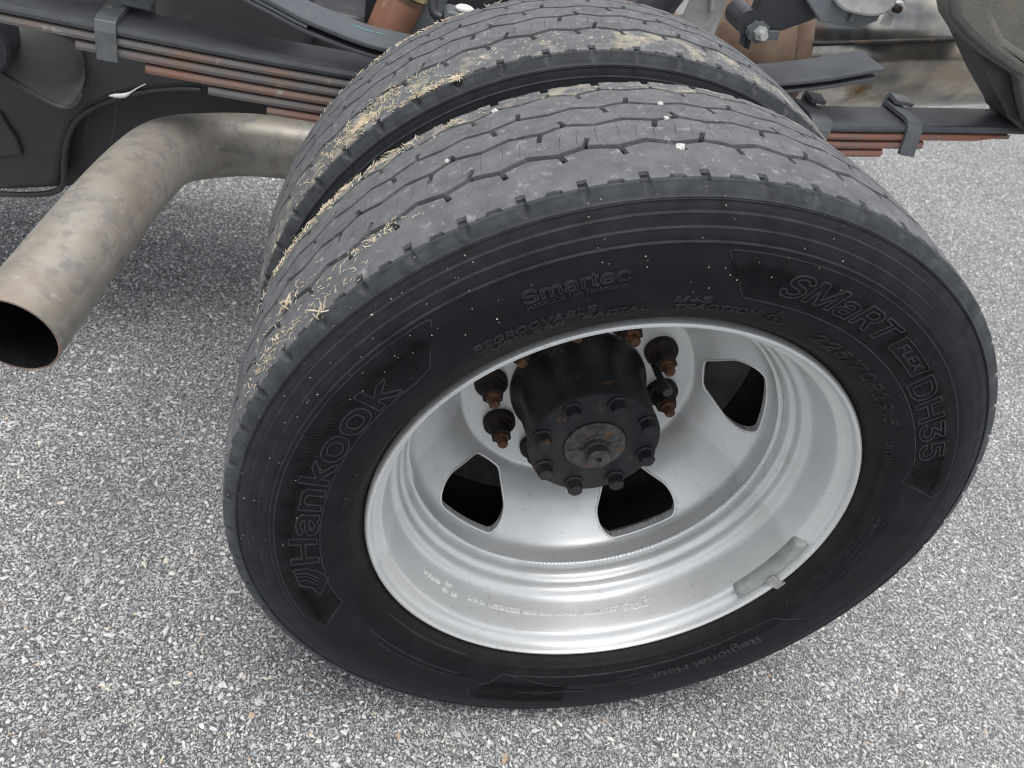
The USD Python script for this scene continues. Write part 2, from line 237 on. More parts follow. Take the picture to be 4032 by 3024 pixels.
# ------------------------------------------------------------------ the road
def make_ground():
    g = thing('asphalt_road', label='worn grey asphalt with exposed pale stone chips under the wheels', category='road', kind='structure')
    xs = np.unique(np.r_[np.linspace(-40, -3, 12), np.linspace(-3, 4, 60), np.linspace(4, 40, 12)]); ys = np.unique(np.r_[np.linspace(-40, -2, 12), np.linspace(-2, 6, 60), np.linspace(6, 40, 12)])
    X, Y = np.meshgrid(xs, ys, indexing='ij'); Z = np.zeros_like(X); ny = len(ys)
    v = np.stack([X, Y, Z], -1).reshape(-1, 3); i, j = np.meshgrid(np.arange(len(xs) - 1), np.arange(ny - 1), indexing='ij'); a = (i * ny + j).ravel()
    obj('road_surface', (v, np.stack([a, a + ny, a + ny + 1, a + 1], 1)), 'road', g, smooth=False, label='dark binder with fine chips')
    # chips: a few angular stone shapes
    protos = UsdGeom.Scope.Define(stage, '/World/asphalt_road/chips')
    def stone(seed):
        r = np.random.default_rng(seed); d = r.normal(size=(11, 3)); d /= np.linalg.norm(d, axis=1)[:, None]
        d *= np.array([1.15, r.uniform(.36, .85), r.uniform(.40, .7)]) * r.uniform(.70, 1.15, (11, 1)); d[:, 2] = np.minimum(d[:, 2], .30 + d[:, 0] * r.uniform(-.2, .2) + d[:, 1] * r.uniform(-.2, .2))
        h = trimesh.convex.convex_hull(d); return np.array(h.vertices), np.array(h.faces)
    shapes = [stone(s) for s in range(24)]
    # field of view on the road, wide margins
    quad = Polygon([(-.85, -.42), (1.1, -.42), (3.1, 1.5), (4.2, 3.4), (-.2, 3.4), (-1.55, 2.0), (-1.1, .6)])
    occupied = {}
    pts, size = [], []
    import shapely
    def scatter(per_m2, lo, hi, ya, yb, k):
        b = quad.bounds; r = np.random.default_rng(k); n = int(per_m2 * (b[2] - b[0]) * (yb - ya))
        P = np.c_[r.uniform(b[0], b[2], n), r.uniform(ya, yb, n)]; S = lo + (hi - lo) * r.power(.75, n)
        w = shapely.contains_xy(quad, P[:, 0], P[:, 1]); return P[w], S[w]
    cell = .0125
    for k, zone in enumerate(((1100, .0050, .0076, -.42, 3.4), (6000, .0034, .0052, -.42, 3.4), (24000, .0019, .0036, -.42, 1.2), (8000, .0024, .0036, 1.2, 3.4), (52000, .0010, .0020, -.42, .75))):
        P, S = scatter(*zone, k)
        for p, s in zip(P, S):
            ci, cj = int(math.floor(p[0] / cell)), int(math.floor(p[1] / cell)); ok = True
            for a in (-1, 0, 1):
                for b in (-1, 0, 1):
                    for q in occupied.get((ci + a, cj + b), ()):
                        if (p[0] - q[0]) ** 2 + (p[1] - q[1]) ** 2 < (.66 * (s + q[2])) ** 2: ok = False; break
                    if not ok: break
                if not ok: break
            if ok: occupied.setdefault((ci, cj), []).append((p[0], p[1], s)); pts.append(p); size.append(s)
    pts, size = np.array(pts), np.array(size); n = len(pts); r = np.random.default_rng(5)
    ang = r.uniform(0, 2 * pi, n); kind = r.integers(0, 24, n); tilt = r.normal(0, .10, (n, 2))
    # the largest near ones are parts of the road one by one
    def xf(i):
        R = rot([0, 0, 1], ang[i]) @ rot([1, 0, 0], tilt[i, 0]) @ rot([0, 1, 0], tilt[i, 1]); return R
    near = np.where((pts[:, 1] < .15) & (np.hypot(pts[:, 0], pts[:, 1] + .1) > .05))[0]; big = near[np.argsort(-size[near])[:300]]; isbig = np.zeros(n, bool); isbig[big] = True
    for i in big:
        sv, sf = shapes[kind[i]]
        obj('stone_chip', (sv @ (xf(i) * size[i] * 1.06).T + [pts[i, 0], pts[i, 1], .0003 - .10 * size[i] * float(r.random())], sf), 'stone', g, smooth=False)
    rest = np.where(~isbig)[0]
    pi_ = UsdGeom.PointInstancer.Define(stage, '/World/asphalt_road/stone_aggregate'); meta(pi_.GetPrim(), kind='stuff', label='small stone chips bedded in the asphalt')
    rel = pi_.CreatePrototypesRel()
    for k, sh in enumerate(shapes):
        p = f'/World/asphalt_road/stone_aggregate/prototypes/chip' + (f'_{k:03d}' if k else ''); usdkit.mesh(stage, p, sh, MAT['stone'], False); rel.AddTarget(p)
    q = [trimesh.transformations.quaternion_from_matrix(np.block([[xf(i), np.zeros((3, 1))], [np.zeros((1, 3)), 1]])) for i in rest]
    pi_.CreateProtoIndicesAttr(Vt.IntArray.FromNumpy(kind[rest].astype(np.int32)))
    pi_.CreatePositionsAttr(Vt.Vec3fArray.FromNumpy(np.c_[pts[rest], (.0003 - .12 * size * r.random(n))[rest]].astype(np.float32)))
    pi_.CreateScalesAttr(Vt.Vec3fArray.FromNumpy(np.repeat(size[rest, None], 3, 1).astype(np.float32)))
    pi_.CreateOrientationsAttr(Vt.QuathArray([Gf.Quath(float(a), float(b), float(c), float(d)) for a, b, c, d in q]))
    stage.RemovePrim('/World/asphalt_road/chips')
    return n
make_ground()

# ------------------------------------------------------------------ the tyres
NP = 54; PITCH = 360 / NP; TH0 = 112.5
PR_R = [.258, .262, .275, .30, .33, .355, .375, .3925]; PR_Y = [.0760, .0835, .1030, .1120, .1135, .1100, .1020, .0920]
side = lambda R: np.interp(R, PR_R, PR_Y)
crown = lambda y: .3985 - .0055 * (np.asarray(y) / .09) ** 2
def side_profile(fancy=True):
    """(R, outward distance) from the bead out to the shoulder ledge."""
    b = lambda R, d=0.: (R, float(side(R)) + d)
    p = [(.2575, .074), (.2600, .0790), (.2622, .0838), (.2640, .0868), (.2665, .0912), (.2690, .0950), b(.2715), b(.2733), b(.2736, .0006), b(.2742, .0006), b(.2745), b(.278), b(.2808), b(.2832, .0006), b(.2865, .0011), b(.2925, .0012), b(.2985, .0011), b(.3012, .0005), b(.3035),
         b(.310), b(.318), b(.326), b(.334), b(.341), b(.346, .0004), b(.3488, .0009), b(.3494, .0014),
         b(.3498, -.0013), b(.3520, -.0008), b(.3560, -.0002), b(.3596, .0008), b(.3600, .0013), b(.3603, -.0014), b(.3635, -.0007), b(.3680, .0002), b(.3698, .0010), b(.3702, .0014), b(.3706, -.0013), b(.3735, -.0004), b(.3775, .0004),
         b(.3787, .0004), b(.3790, .0016), b(.3794, .0017), b(.3797, .0005), b(.3800, .0005), b(.3803, .0016), b(.3807, .0016), b(.3811, .0002)]
    for R in (.383, .385, .387, .3885, .3897): p.append(b(R, .0002 + (R - .381) * .10))
    p += [(.3908, .0946), (.3916, .0943), (.3920, .0938), (.3918, .0933), (.3910, .0930), (.3902, .0927), (.3899, .0912), (.3905, .0890), (.3926, .0852), (.3933, .0830), (.3930, .0800)]
    return p
def carcass_mesh():
    sp = side_profile(); front = [(R, -y) for R, y in sp]; back = [(R, y) for R, y in sp][::-1]
    mid = [(.3874, -.0760), (.3876, -.06), (.3880, -.03), (.3882, 0), (.3880, .03), (.3876, .06), (.3874, .0760)]
    prof = np.array(front + mid + back); n = NP * 36; k = len(prof)
    v, f = lathe(prof, n, closed=True)
    R = np.hypot(v[:, 0], v[:, 2]); th = np.degrees(np.arctan2(v[:, 2], v[:, 0]))
    du = ((TH0 - th) / PITCH + .5) % 1 - .5
    e = (du / .085) ** 2 + np.clip((.3900 - R) / .0060, 0, 9) ** 2
    inn = (e < 1) & (R > .382) & (np.abs(v[:, 1]) > .0870)
    dep = np.where(inn, .0042 * np.sqrt(np.clip(1 - e ** 3, 0, 1)), 0)
    v[:, 1] -= np.sign(v[:, 1]) * dep
    cut = (np.abs(du) < .084) & (R > .3893) & (np.abs(v[:, 1]) > .078)
    s = np.where(cut, (R - .0022 * np.clip((np.abs(v[:, 1]) - .080) / .013, 0, 1) * np.sqrt(np.clip(1 - (du / .085) ** 2, 0, 1))) / R, 1.); v[:, 0] *= s; v[:, 2] *= s
    return v, f
GW = [6.4, 5.0, 4.8, 4.4]      # groove widths, mm
GR = [[(.26, -40.6), (.52, -43.2), (.80, -46.8), (1.03, -43.5), (1.28, -39.8), (1.52, -43.0), (1.79, -46.4)],
      [(.08, .6), (.30, -2.6), (.56, -6.4), (.80, -4.2), (1.07, -1.0), (1.34, -3.4), (1.64, -5.6)],
      [(.32, 32.0), (.52, 29.4), (.77, 26.8), (1.04, 29.8), (1.317, 33.0), (1.56, 29.8), (1.86, 27.4)],
      [(.05, 71.2), (.30, 66.5), (.52, 62.0), (.78, 66.5), (1.03, 70.8), (1.25, 68.0), (1.47, 65.2)]]
NOTCH = [  # (u0, w0, u1, w1, width)
    (.24, -41, .36, -26.5, 4.2), (.80, -45, .87, -58.5, 5.0), (1.79, -45, 1.87, -57, 5.0),
    (.08, 0, -.01, 10.5, 4.6), (1.63, -5, 1.55, -19, 4.6), (.82, 27, .88, 14.5, 4.4), (1.317, 32, 1.375, 45, 4.4),
    (.53, 62, .545, 51.5, 4.2), (1.03, 70, .98, 77, 3.6), (.05, 71, .0, 78, 3.6)]
PMM = 2 * pi * 397 / NP
def tread_ribs():
    L = 2 * PMM
    def line(pts): 
        P = [(u * PMM, w) for u, w in pts]; return LineString([(x - L, w) for x, w in P] + P + [(x + L, w) for x, w in P])
    cuts = []
    for g, w in zip(GR, GW): cuts.append(line(g).buffer(w / 2, cap_style=2, join_style=2))
    for (u0, w0, u1, w1, wd) in NOTCH:
        for s in (-L, 0, L): cuts.append(LineString([(u0 * PMM + s, w0), (u1 * PMM + s, w1)]).buffer(wd / 2, cap_style=2))
    for k in range(-1, 4):      # shoulder notches
        for sg in (-1, 1): cuts.append(sbox((k - .083) * PMM, sg * 83.5 if sg > 0 else -99, (k + .083) * PMM, 99 if sg > 0 else -83.5))
    r = random.Random(4)        # worn wavy sipes on the two ribs next to the middle
    for k in range(2):
        for u, a, b in ((.20, -36, -9), (.52, -38, -8), (.90, -36, -8), (.2, 0, 24), (.62, -1, 25)):
            n = 7; t = np.linspace(.12, .88, n); pts = [((u + k + .10 * (q - .5)) * PMM + r.uniform(-.9, .9), a + (b - a) * q) for q in t]
            if a > -35: pts = [(x + (w - 12) * .55, w) for x, w in pts]
            for s in (-L, 0, L): cuts.append(LineString([(x + s, w) for x, w in pts]).buffer(.17))
    # stepped outer edges
    def edge(sg):
        P = []
        for k in range(-1, 4):
            for u, w in ((.0, 92.5), (.37, 92.7), (.42, 88.9), (.64, 89.2), (.69, 92.8), (.95, 92.5)): P.append(((u + k) * PMM, sg * w))
        return P
    whole = Polygon(edge(-1) + edge(1)[::-1]).intersection(sbox(0, -100, L, 100))
    body = whole.difference(union_all(cuts).buffer(0))
    pieces = [p for p in getattr(body, 'geoms', [body]) if p.area > 4]
    mids = [np.mean([w for _, w in g]) for g in GR]
    ribs = [[] for _ in range(5)]
    for p in pieces: ribs[int(np.searchsorted(mids, p.representative_point().y))].append(p)
    out = []
    for rib in ribs:
        V, F = [], []
        NS = 16; xs = np.linspace(0, L, NS + 1)
        for P in rib:
            P = P.simplify(.05); y0, y1 = P.bounds[1], P.bounds[3]; ysn = np.linspace(y0, y1, max(2, int((y1 - y0) / 9) + 1))
            for a, b in zip(xs[:-1], xs[1:]):
                col = P.intersection(sbox(a, y0 - 1, b, y1 + 1))
                if col.is_empty: continue
                for c, d in zip(ysn[:-1], ysn[1:]):
                    cell = col.intersection(sbox(a - 1, c, b + 1, d))
                    for q in getattr(cell, 'geoms', [cell]):
                        if q.geom_type != 'Polygon' or q.area < 1e-3: continue
                        vv, ff = trimesh.creation.triangulate_polygon(q, engine='earcut'); vv = np.c_[vv, np.ones(len(vv))]
                        t = vv[ff]; flip = np.cross(t[:, 1, :2] - t[:, 0, :2], t[:, 2, :2] - t[:, 0, :2]) < 0; ff = np.array(ff); ff[flip] = ff[flip][:, ::-1]
                        F.append(ff + sum(map(len, V))); V.append(vv)
            for ring, sg in [(P.exterior, 1)] + [(i, -1) for i in P.interiors]:
                c = np.array(ring.coords); ccw = ring.is_ccw
                if (ccw and sg < 0) or (not ccw and sg > 0): c = c[::-1]
                for p, q in zip(c[:-1], c[1:]):
                    if (abs(p[0]) < 1e-6 and abs(q[0]) < 1e-6) or (abs(p[0] - L) < 1e-6 and abs(q[0] - L) < 1e-6): continue
                    m = max(1, int(np.ceil(abs(q[0] - p[0]) / (L / NS)))); tt = np.linspace(0, 1, m + 1)
                    for s, e in zip(tt[:-1], tt[1:]):
                        a_, b_ = p + (q - p) * s, p + (q - p) * e
                        n0 = sum(map(len, V)); V.append(np.array([[*a_, 1], [*b_, 1], [*b_, 0], [*a_, 0]])); F.append(np.array([[0, 2, 1], [0, 3, 2]]) + n0)
        V, F = np.vstack(V), np.vstack(F)
        W = []
        for k in range(NP // 2):
            th = np.radians(TH0 - (V[:, 0] + k * L) / PMM * PITCH); y = V[:, 1] / 1000
            R = np.where(V[:, 2] > .5, crown(y), .3865); W.append(np.c_[R * np.cos(th), y, R * np.sin(th)])
        FF = np.vstack([F + k * len(V) for k in range(NP // 2)]); W = np.vstack(W)
        out.append((W, FF[:, ::-1]))
    return out
def fix_orient(v, f):
    c = v[f].mean(1); n = np.cross(v[f[:, 1]] - v[f[:, 0]], v[f[:, 2]] - v[f[:, 0]]); r = c * [1, 0, 1]
    return f
def settle(mesh, roll=0.):
    """rolls about the axle and flattens the foot on the road."""
    v, f, _ = meshkit.arrays(mesh)
    if roll: v = v @ rot([0, 1, 0], -rad(roll)).T
    v = v.copy(); z = v[:, 2]; lim = -(RL - .0018); over = np.maximum(lim + .012 - z, 0)
    v[:, 2] = np.where(z < lim + .012, lim + .012 * np.exp(-over / .012), z)
    return v, f

# ------------------------------------------------------------------ raised writing on the sidewall
_tx = {}
def glyphs(text, bold=False):
    if (text, bold) not in _tx:
        t = meshkit.text_mesh(text, 1.0, .1, bold); v, f = np.array(t.vertices), np.array(t.faces); low = np.all(v[f][:, :, 2] < 1e-6, axis=1)
        _tx[(text, bold)] = union_all([Polygon(v[a][:, :2]).buffer(1e-4) for a in f[low]]).simplify(.004)
    return _tx[(text, bold)]
def polys(g): return [p for p in getattr(g, 'geoms', [g]) if p.geom_type == 'Polygon' and p.area > 0]
def on_sidewall(shape, h, sink=.0006, step=.004):
    """shape in (degrees*k arc metres at R .31 going clockwise, radius): x = -theta arc, y = R."""
    ms = []
    cut = []
    for p in polys(shape):
        x0, _, x1, _ = p.bounds
        cut += [p] if x1 - x0 < .07 and (not len(p.interiors) or x1 - x0 < .03) else [q for x in np.arange(x0, x1, .03) for q in polys(p.intersection(sbox(x, 0, x + .03, 1)))]
    for p in cut:
        p = affinity.scale(p.segmentize(step), 1000, 1000, origin=(0, 0))
        t = trimesh.creation.extrude_polygon(p, 1.0, engine='earcut'); v, f = np.array(t.vertices) * [.001, .001, 1], np.array(t.faces)
        th = -v[:, 0] / .31; R = v[:, 1]; bump = np.interp(R, [.2808, .2865, .2985, .3035], [0, .0011, .0011, 0])
        y = -(side(R) + bump) - np.where(v[:, 2] > .5, h, -sink)
        ms.append((np.c_[R * np.cos(th), y, R * np.sin(th)], f[:, ::-1]))
    m = cat(*ms); return outward(*m)
def arc_x(theta): return -math.radians(theta) * .31
def text_shape(text, th0, th1, base, top, bold=False, slant=0.):
    g = glyphs(text, bold); x0, y0, x1, y1 = g.bounds; g = affinity.translate(g, -x0, 0)
    W = arc_x(th1) - arc_x(th0); H = top - base; slant_w = slant * H
    g = affinity.affine_transform(g, [(W - slant_w) / (x1 - x0), slant * H, 0, H, arc_x(th0), base]); return g
def outline(g, w): return g.buffer(w).difference(g.buffer(-w))
def sector(th0, th1, r0, r1): return Polygon([(arc_x(th0), r0), (arc_x(th0), r1), (arc_x(th1), r1), (arc_x(th1), r0)])
def tr(pts): return [(arc_x(t), r) for t, r in pts]

def sidewall_marks(tyre):
    w = .00065
    def put(shape, mname='rubber_letter', h=.0011, name='raised_lettering', **kw): obj(name, on_sidewall(shape, h), mname, tyre, smooth=35, **kw)
    word = text_shape('Hankook', 191.6, 145.6, .3055, .3305, True)
    wing = Polygon(tr([(193.2, .3312), (193.0, .3197), (194.3, .3085), (196.8, .3002), (199.6, .3085), (201.6, .3156), (199.0, .3188), (197.8, .3300)]))
    arcs = [LineString(tr(a)).buffer(.0006) for a in ([(194.2, .3306), (194.4, .3199), (196.4, .3100)], [(196.2, .3309), (196.5, .3210), (198.4, .3131)], [(195.2, .3308), (195.4, .3204), (197.4, .3115)])]
    put(outline(word, w), label='HANKOOK maker name in raised outline letters'); put(union_all([outline(wing, w)] + arcs), name='wing_emblem')
    smart = text_shape('SMaRT', 85.6, 61.9, .3125, .3330, True, .35); flex = text_shape('FLEX', 59.6, 52.4, .3185, .3275, False, .2); fbox = Polygon(tr([(61.0, .3150), (60.4, .3306), (51.4, .3300), (51.9, .3150)])).buffer(.0008)
    dh = text_shape('DH35', 50.0, 28.0, .3075, .3300, True)
    put(outline(smart, w)); put(union_all([flex.buffer(.0002), outline(fbox, .0005)])); put(outline(dh, w))
    put(outline(text_shape('225/70R19.5', 73.4, 39.9, .2795, .2900, False, .25), .00045)); put(text_shape('128/126N', 36.4, 27.6, .2770, .2832))
    put(outline(text_shape('Smartec', 122.6, 107.9, .3212, .3330, False), .0005)); put(text_shape('HANKOOK TBR Technology', 122.5, 108.0, .3150, .3192, True))
    put(outline(text_shape('REGROOVABLE', 132.6, 112.9, .2962, .3022, False, .3), .0004)); put(outline(text_shape('TUBELESS', 132.4, 117.9, .2890, .2942, False, .3), .0004)); put(outline(text_shape('RADIAL', 115.1, 104.6, .2884, .2938, False, .3), .0004))
    put(outline(text_shape('M+S', 101.0, 94.9, .2955, .3012, False, .3), .0004)); put(outline(text_shape('TRACTION', 100.8, 85.9, .2868, .2928, False, .3), .0004))
    mt = Polygon(tr([(84.4, .2842), (83.5, .2925), (83.2, .2905), (82.6, .2985), (82.0, .2915), (81.7, .2930), (80.7, .2842)])); c = (arc_x(82.6), .2882)
    flake = union_all([LineString([(c[0] - .0028 * math.cos(a), c[1] - .0028 * math.sin(a)), (c[0] + .0028 * math.cos(a), c[1] + .0028 * math.sin(a))]).buffer(.00035) for a in (.2, 1.25, 2.3)])
    put(union_all([outline(mt, .0004), flake]), name='snow_mountain_emblem')
    put(text_shape('MADE IN CHINA', 177.2, 167.1, .2812, .2858)); put(text_shape('1915', 183.3, 180.2, .2800, .2845))
    put(text_shape('Regional Haul', -35.8, -63.2, .2985, .3125, True))
    put(text_shape('BRAND TIRE HERE', -116.5, -137.5, .3008, .3042))
    # framed panels with fine hatching
    pan1 = Polygon(tr([(134.3, .3445), (139.6, .3065)] + [(t, .3025) for t in range(143, 203, 4)] + [(205.4, .2985), (211.3, .3300), (208, .3432)] + [(t, .3450) for t in range(204, 134, -4)]))
    pan2 = Polygon(tr([(95.2, .3440), (90.4, .3035)] + [(t, .3025) for t in range(88, 26, -4)] + [(22.4, .2945), (16.4, .3335), (18.5, .3430)] + [(t, .3440) for t in range(20, 95, 4)]))
    pan3 = Polygon(tr([(-23.8, .3235), (-29.2, .2880)] + [(t, .2855) for t in range(-33, -100, -4)] + [(-102, .2852), (-108.2, .3205), (-105, .3400)] + [(t, .3420) for t in range(-101, -26, 4)]))
    box_ = sector(-113.4, -142.6, .2725, .2955).buffer(-.003).buffer(.003)
    for p in (pan1, pan2, pan3, box_): put(outline(p.buffer(-.002).buffer(.002), .0006), h=.0006, name='panel_border')
    put(union_all([LineString(tr(a)).buffer(.0004) for a in ([(-100, .2858), (-82, .3040), (-74, .3060)], [(-96, .3155), (-84, .3130), (-78, .3170)], [(-92, .3190), (-87, .3160)], [(-66, .2930), (-71, .2960), (-72, .3010), (-66, .3050), (-57, .3030)], [(-69, .3110), (-58, .3070)])]), h=.0005, name='road_emblem')
    def hatch(panel, lean, keep, pitch=.0019):
        x0, _, x1, _ = panel.bounds; bars = [Polygon([(x, .295), (x + lean * .05, .345), (x + lean * .05 + pitch * .45, .345), (x + pitch * .45, .295)]) for x in np.arange(x0 - .06, x1 + .06, pitch)]
        return MultiPolygon(bars).intersection(panel.buffer(-.0014)).difference(keep)
    put(hatch(pan1, -.55, union_all([word.buffer(.0012), wing.buffer(.001)])), 'rubber_hatching', .00045, 'panel_hatching', kind='stuff')
    put(hatch(pan2, .12, union_all([smart.buffer(.0012), fbox.buffer(.001), dh.buffer(.0012)])), 'rubber_hatching', .0004, 'panel_hatching', kind='stuff')
    put(hatch(pan3.intersection(sector(-84, -110, .28, .35)), .3, Polygon()), 'rubber_hatching', .0004, 'panel_hatching', kind='stuff')
    # fine print too small to read: rows of small raised strokes
    r = random.Random(3); bars = []
    for R, a0, a1, hh in ((.2815, 12, -2, .0022), (.2775, 12, -4, .0022), (.2865, 11, 6, .0040), (.2870, 4, -4, .0020), (.2935, 10, -24, .0022), (.2780, -6, -26, .0022), (.2815, -6, -28, .0034), (.2865, -12, -22, .0034), (.2790, -34, -98, .0030), (.2838, -36, -60, .0018), (.2835, -66, -96, .0018), (.2905, 15, 12, .002)):
        t = a0
        while t > a1:
            n = r.randint(2, 6)
            for _ in range(n):
                t -= .30
                x = arc_x(t); bars.append(sbox(x, R, x + .00040, R + hh))
                if r.random() < .6: bars.append(sbox(x, R + (hh * .8 if r.random() < .5 else 0), x + .0011, R + (hh if r.random() < .5 else .0005)))
            t -= .35
    bars = [b for b in bars if b.area > 0 and b.is_valid]
    put(union_all(bars), h=.0005, name='fine_print', kind='stuff')

CARCASS, RIBS = carcass_mesh(), tread_ribs()
def make_tyre(parent, roll=0., marks=True, dusty=()):
    v, f = settle(CARCASS, roll); v, f = outward(v, f)
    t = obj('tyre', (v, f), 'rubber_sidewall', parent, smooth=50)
    for k, rb in enumerate(RIBS):
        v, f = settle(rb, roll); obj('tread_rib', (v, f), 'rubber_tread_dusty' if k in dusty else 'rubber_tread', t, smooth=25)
    fl = np.array([(.3879, -.078), (.3881, -.06), (.3886, -.03), (.3888, 0), (.3886, .03), (.3881, .06), (.3879, .078)])
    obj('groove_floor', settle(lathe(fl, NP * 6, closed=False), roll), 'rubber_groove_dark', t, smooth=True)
    if marks: sidewall_marks(t)
    return t

# ------------------------------------------------------------------ the rims
def hole_cutters(flip=1):
    out = []
    poly = Polygon([(-.022, .157), (.022, .157), (.0605, .186), (.055, .216), (-.055, .216), (-.0605, .186)]).intersection(Point(0, 0).buffer(.2105, quad_segs=64)).buffer(-.0175, quad_segs=24).buffer(.0175, quad_segs=24)
    for k in range(5):
        a = rad(19.5 + 72 * k); q = affinity.rotate(poly, deg(a) - 90, origin=(0, 0))
        out.append(np.array(orient(q).exterior.coords)[:-1])
    return out
def make_rim(parent, face=-1, paint='silver_paint'):
    """face -1: the deep side looks to -y."""
    s = lambda prof: [(R, y if face < 0 else -y) for R, y in prof]
    front = [(.2560, -.0770), (.2592, -.0785), (.2606, -.0815), (.2609, -.0850), (.2607, -.0885), (.2597, -.0912), (.2580, -.0926), (.2561, -.0926), (.2549, -.0912), (.2544, -.0885), (.2540, -.0850), (.2530, -.0812), (.2510, -.0780), (.2480, -.0760), (.2455, -.0748), (.2438, -.0728), (.2428, -.0700),
             (.2418, -.0640), (.2402, -.0540), (.2384, -.0430), (.2367, -.0335), (.2352, -.0275), (.2330, -.0235), (.2303, -.0213), (.2278, -.0190), (.2262, -.0150), (.2254, -.0100), (.2246, -.0068), (.2228, -.0042), (.2206, -.0022), (.2192, .0010), (.2184, .0060), (.2180, .0120), (.2178, .0200), (.2178, .0480),
             (.2200, .0540), (.2290, .0580), (.2360, .0640), (.2425, .0700), (.2455, .0748), (.2510, .0780), (.2550, .0855), (.2556, .0882), (.2580, .0905), (.2603, .0885), (.2590, .0835), (.2560, .0800)]
    back = [(.2520, .0780), (.2495, .0700), (.2440, .0620), (.2360, .0600), (.2270, .0560), (.2245, .0480), (.2245, .0100), (.2260, .0010), (.2330, -.0080), (.2345, -.0180), (.2430, -.0330), (.2465, -.0540), (.2485, -.0680), (.2520, -.0780)]
    rim = obj('rim', outward(*lathe(s(front + back), 288)), paint, parent, smooth=40)
    disc = [(.0830, .1270), (.1440, .1270), (.1475, .1262), (.1505, .1240), (.1530, .1205), (.1575, .1130), (.1640, .1030), (.1740, .0885), (.1850, .0745), (.1960, .0605), (.2030, .0515), (.2085, .0440), (.2115, .0380), (.2128, .0310), (.2130, .0200), (.2130, .0165),
            (.2172, .0165), (.2172, .0330), (.2165, .0410), (.2130, .0490), (.2070, .0575), (.1930, .0760), (.1800, .0930), (.1690, .1085), (.1620, .1200), (.1580, .1290), (.1540, .1340), (.1480, .1360), (.0830, .1360)]
    fp = np.array(disc[:16]); tt = np.r_[0, np.cumsum(np.linalg.norm(np.diff(fp, axis=0), axis=1))]; tn = np.unique(np.r_[tt[0], np.linspace(tt[1], tt[-2], 44), tt[-1]]); fine = np.c_[PchipInterpolator(tt, fp[:, 0])(tn), PchipInterpolator(tt, fp[:, 1])(tn)]; disc = [tuple(p) for p in fine] + disc[16:]; nf = len(fine)
    D = m3.Manifold.revolve(m3.CrossSection([np.array(orient(Polygon(disc)).exterior.coords)[:-1]]), 240)
    for h in hole_cutters(): D = D - m3.Manifold.extrude(m3.CrossSection([h]), .2)
    for k in range(10):
        a = rad(3.5 + 36 * k); D = D - m3.Manifold.cylinder(.03, .0125, .0125, 16).translate((.1115 * math.cos(a), .1115 * math.sin(a), .115))
    v, f, _ = meshkit.arrays(D); v = v[:, [0, 2, 1]]; f = f[:, ::-1]
    if face > 0: v = v * [1, -1, 1]; f = f[:, ::-1]
    obj('wheel_disc', (v, f), paint, rim, smooth=32)
    # rolled edge round every hand hole
    for h in hole_cutters():
        R = np.hypot(h[:, 0], h[:, 1]); pts = Polygon(h).segmentize(.002).exterior.coords; P = np.array(pts)[:-1]; R = np.hypot(P[:, 0], P[:, 1])
        dr = np.array(sorted(disc[:nf])); y = np.interp(R, dr[:, 0], dr[:, 1]); y = y if face < 0 else -y
        c = np.c_[P[:, 0], y + (.0016 if face < 0 else -.0016), P[:, 1]]; c = np.vstack([c, c[:1]])
        obj('hole_edge', tube(c, .0019, 8, cap=False), paint, rim, smooth=True)
    # weld seam
    n = 1600; th = np.arange(n) / n * 2 * pi; a = np.arange(10) / 10 * 2 * pi; r0 = np.random.default_rng(2)
    rip = .0036 + .00018 * np.sin(th * 260 + 2 * np.sin(th * 9)) + .0016 * (meshkit.noise(np.c_[np.cos(th) * 9, np.sin(th) * 9, th * 0], 3) - .5)
    bump = np.exp(-((np.degrees(th) - 196 + 180) % 360 - 180) ** 2 / 18) * .0018
    RR = .2158 + (rip + bump)[:, None] * np.cos(a) ; YY = .0150 + (rip + bump)[:, None] * np.sin(a) * 1.15
    v = np.stack([RR * np.cos(th)[:, None], YY if face < 0 else -YY, RR * np.sin(th)[:, None]], -1).reshape(-1, 3)
    i, j = np.meshgrid(np.arange(n), np.arange(10), indexing='ij'); i, j = i.ravel(), j.ravel(); i2, j2 = (i + 1) % n, (j + 1) % 10
    obj('weld_seam', outward(v, np.vstack([np.stack([i * 10 + j, i2 * 10 + j, i2 * 10 + j2], 1), np.stack([i * 10 + j, i2 * 10 + j2, i * 10 + j2], 1)])), paint, rim, smooth=True)
    return rim
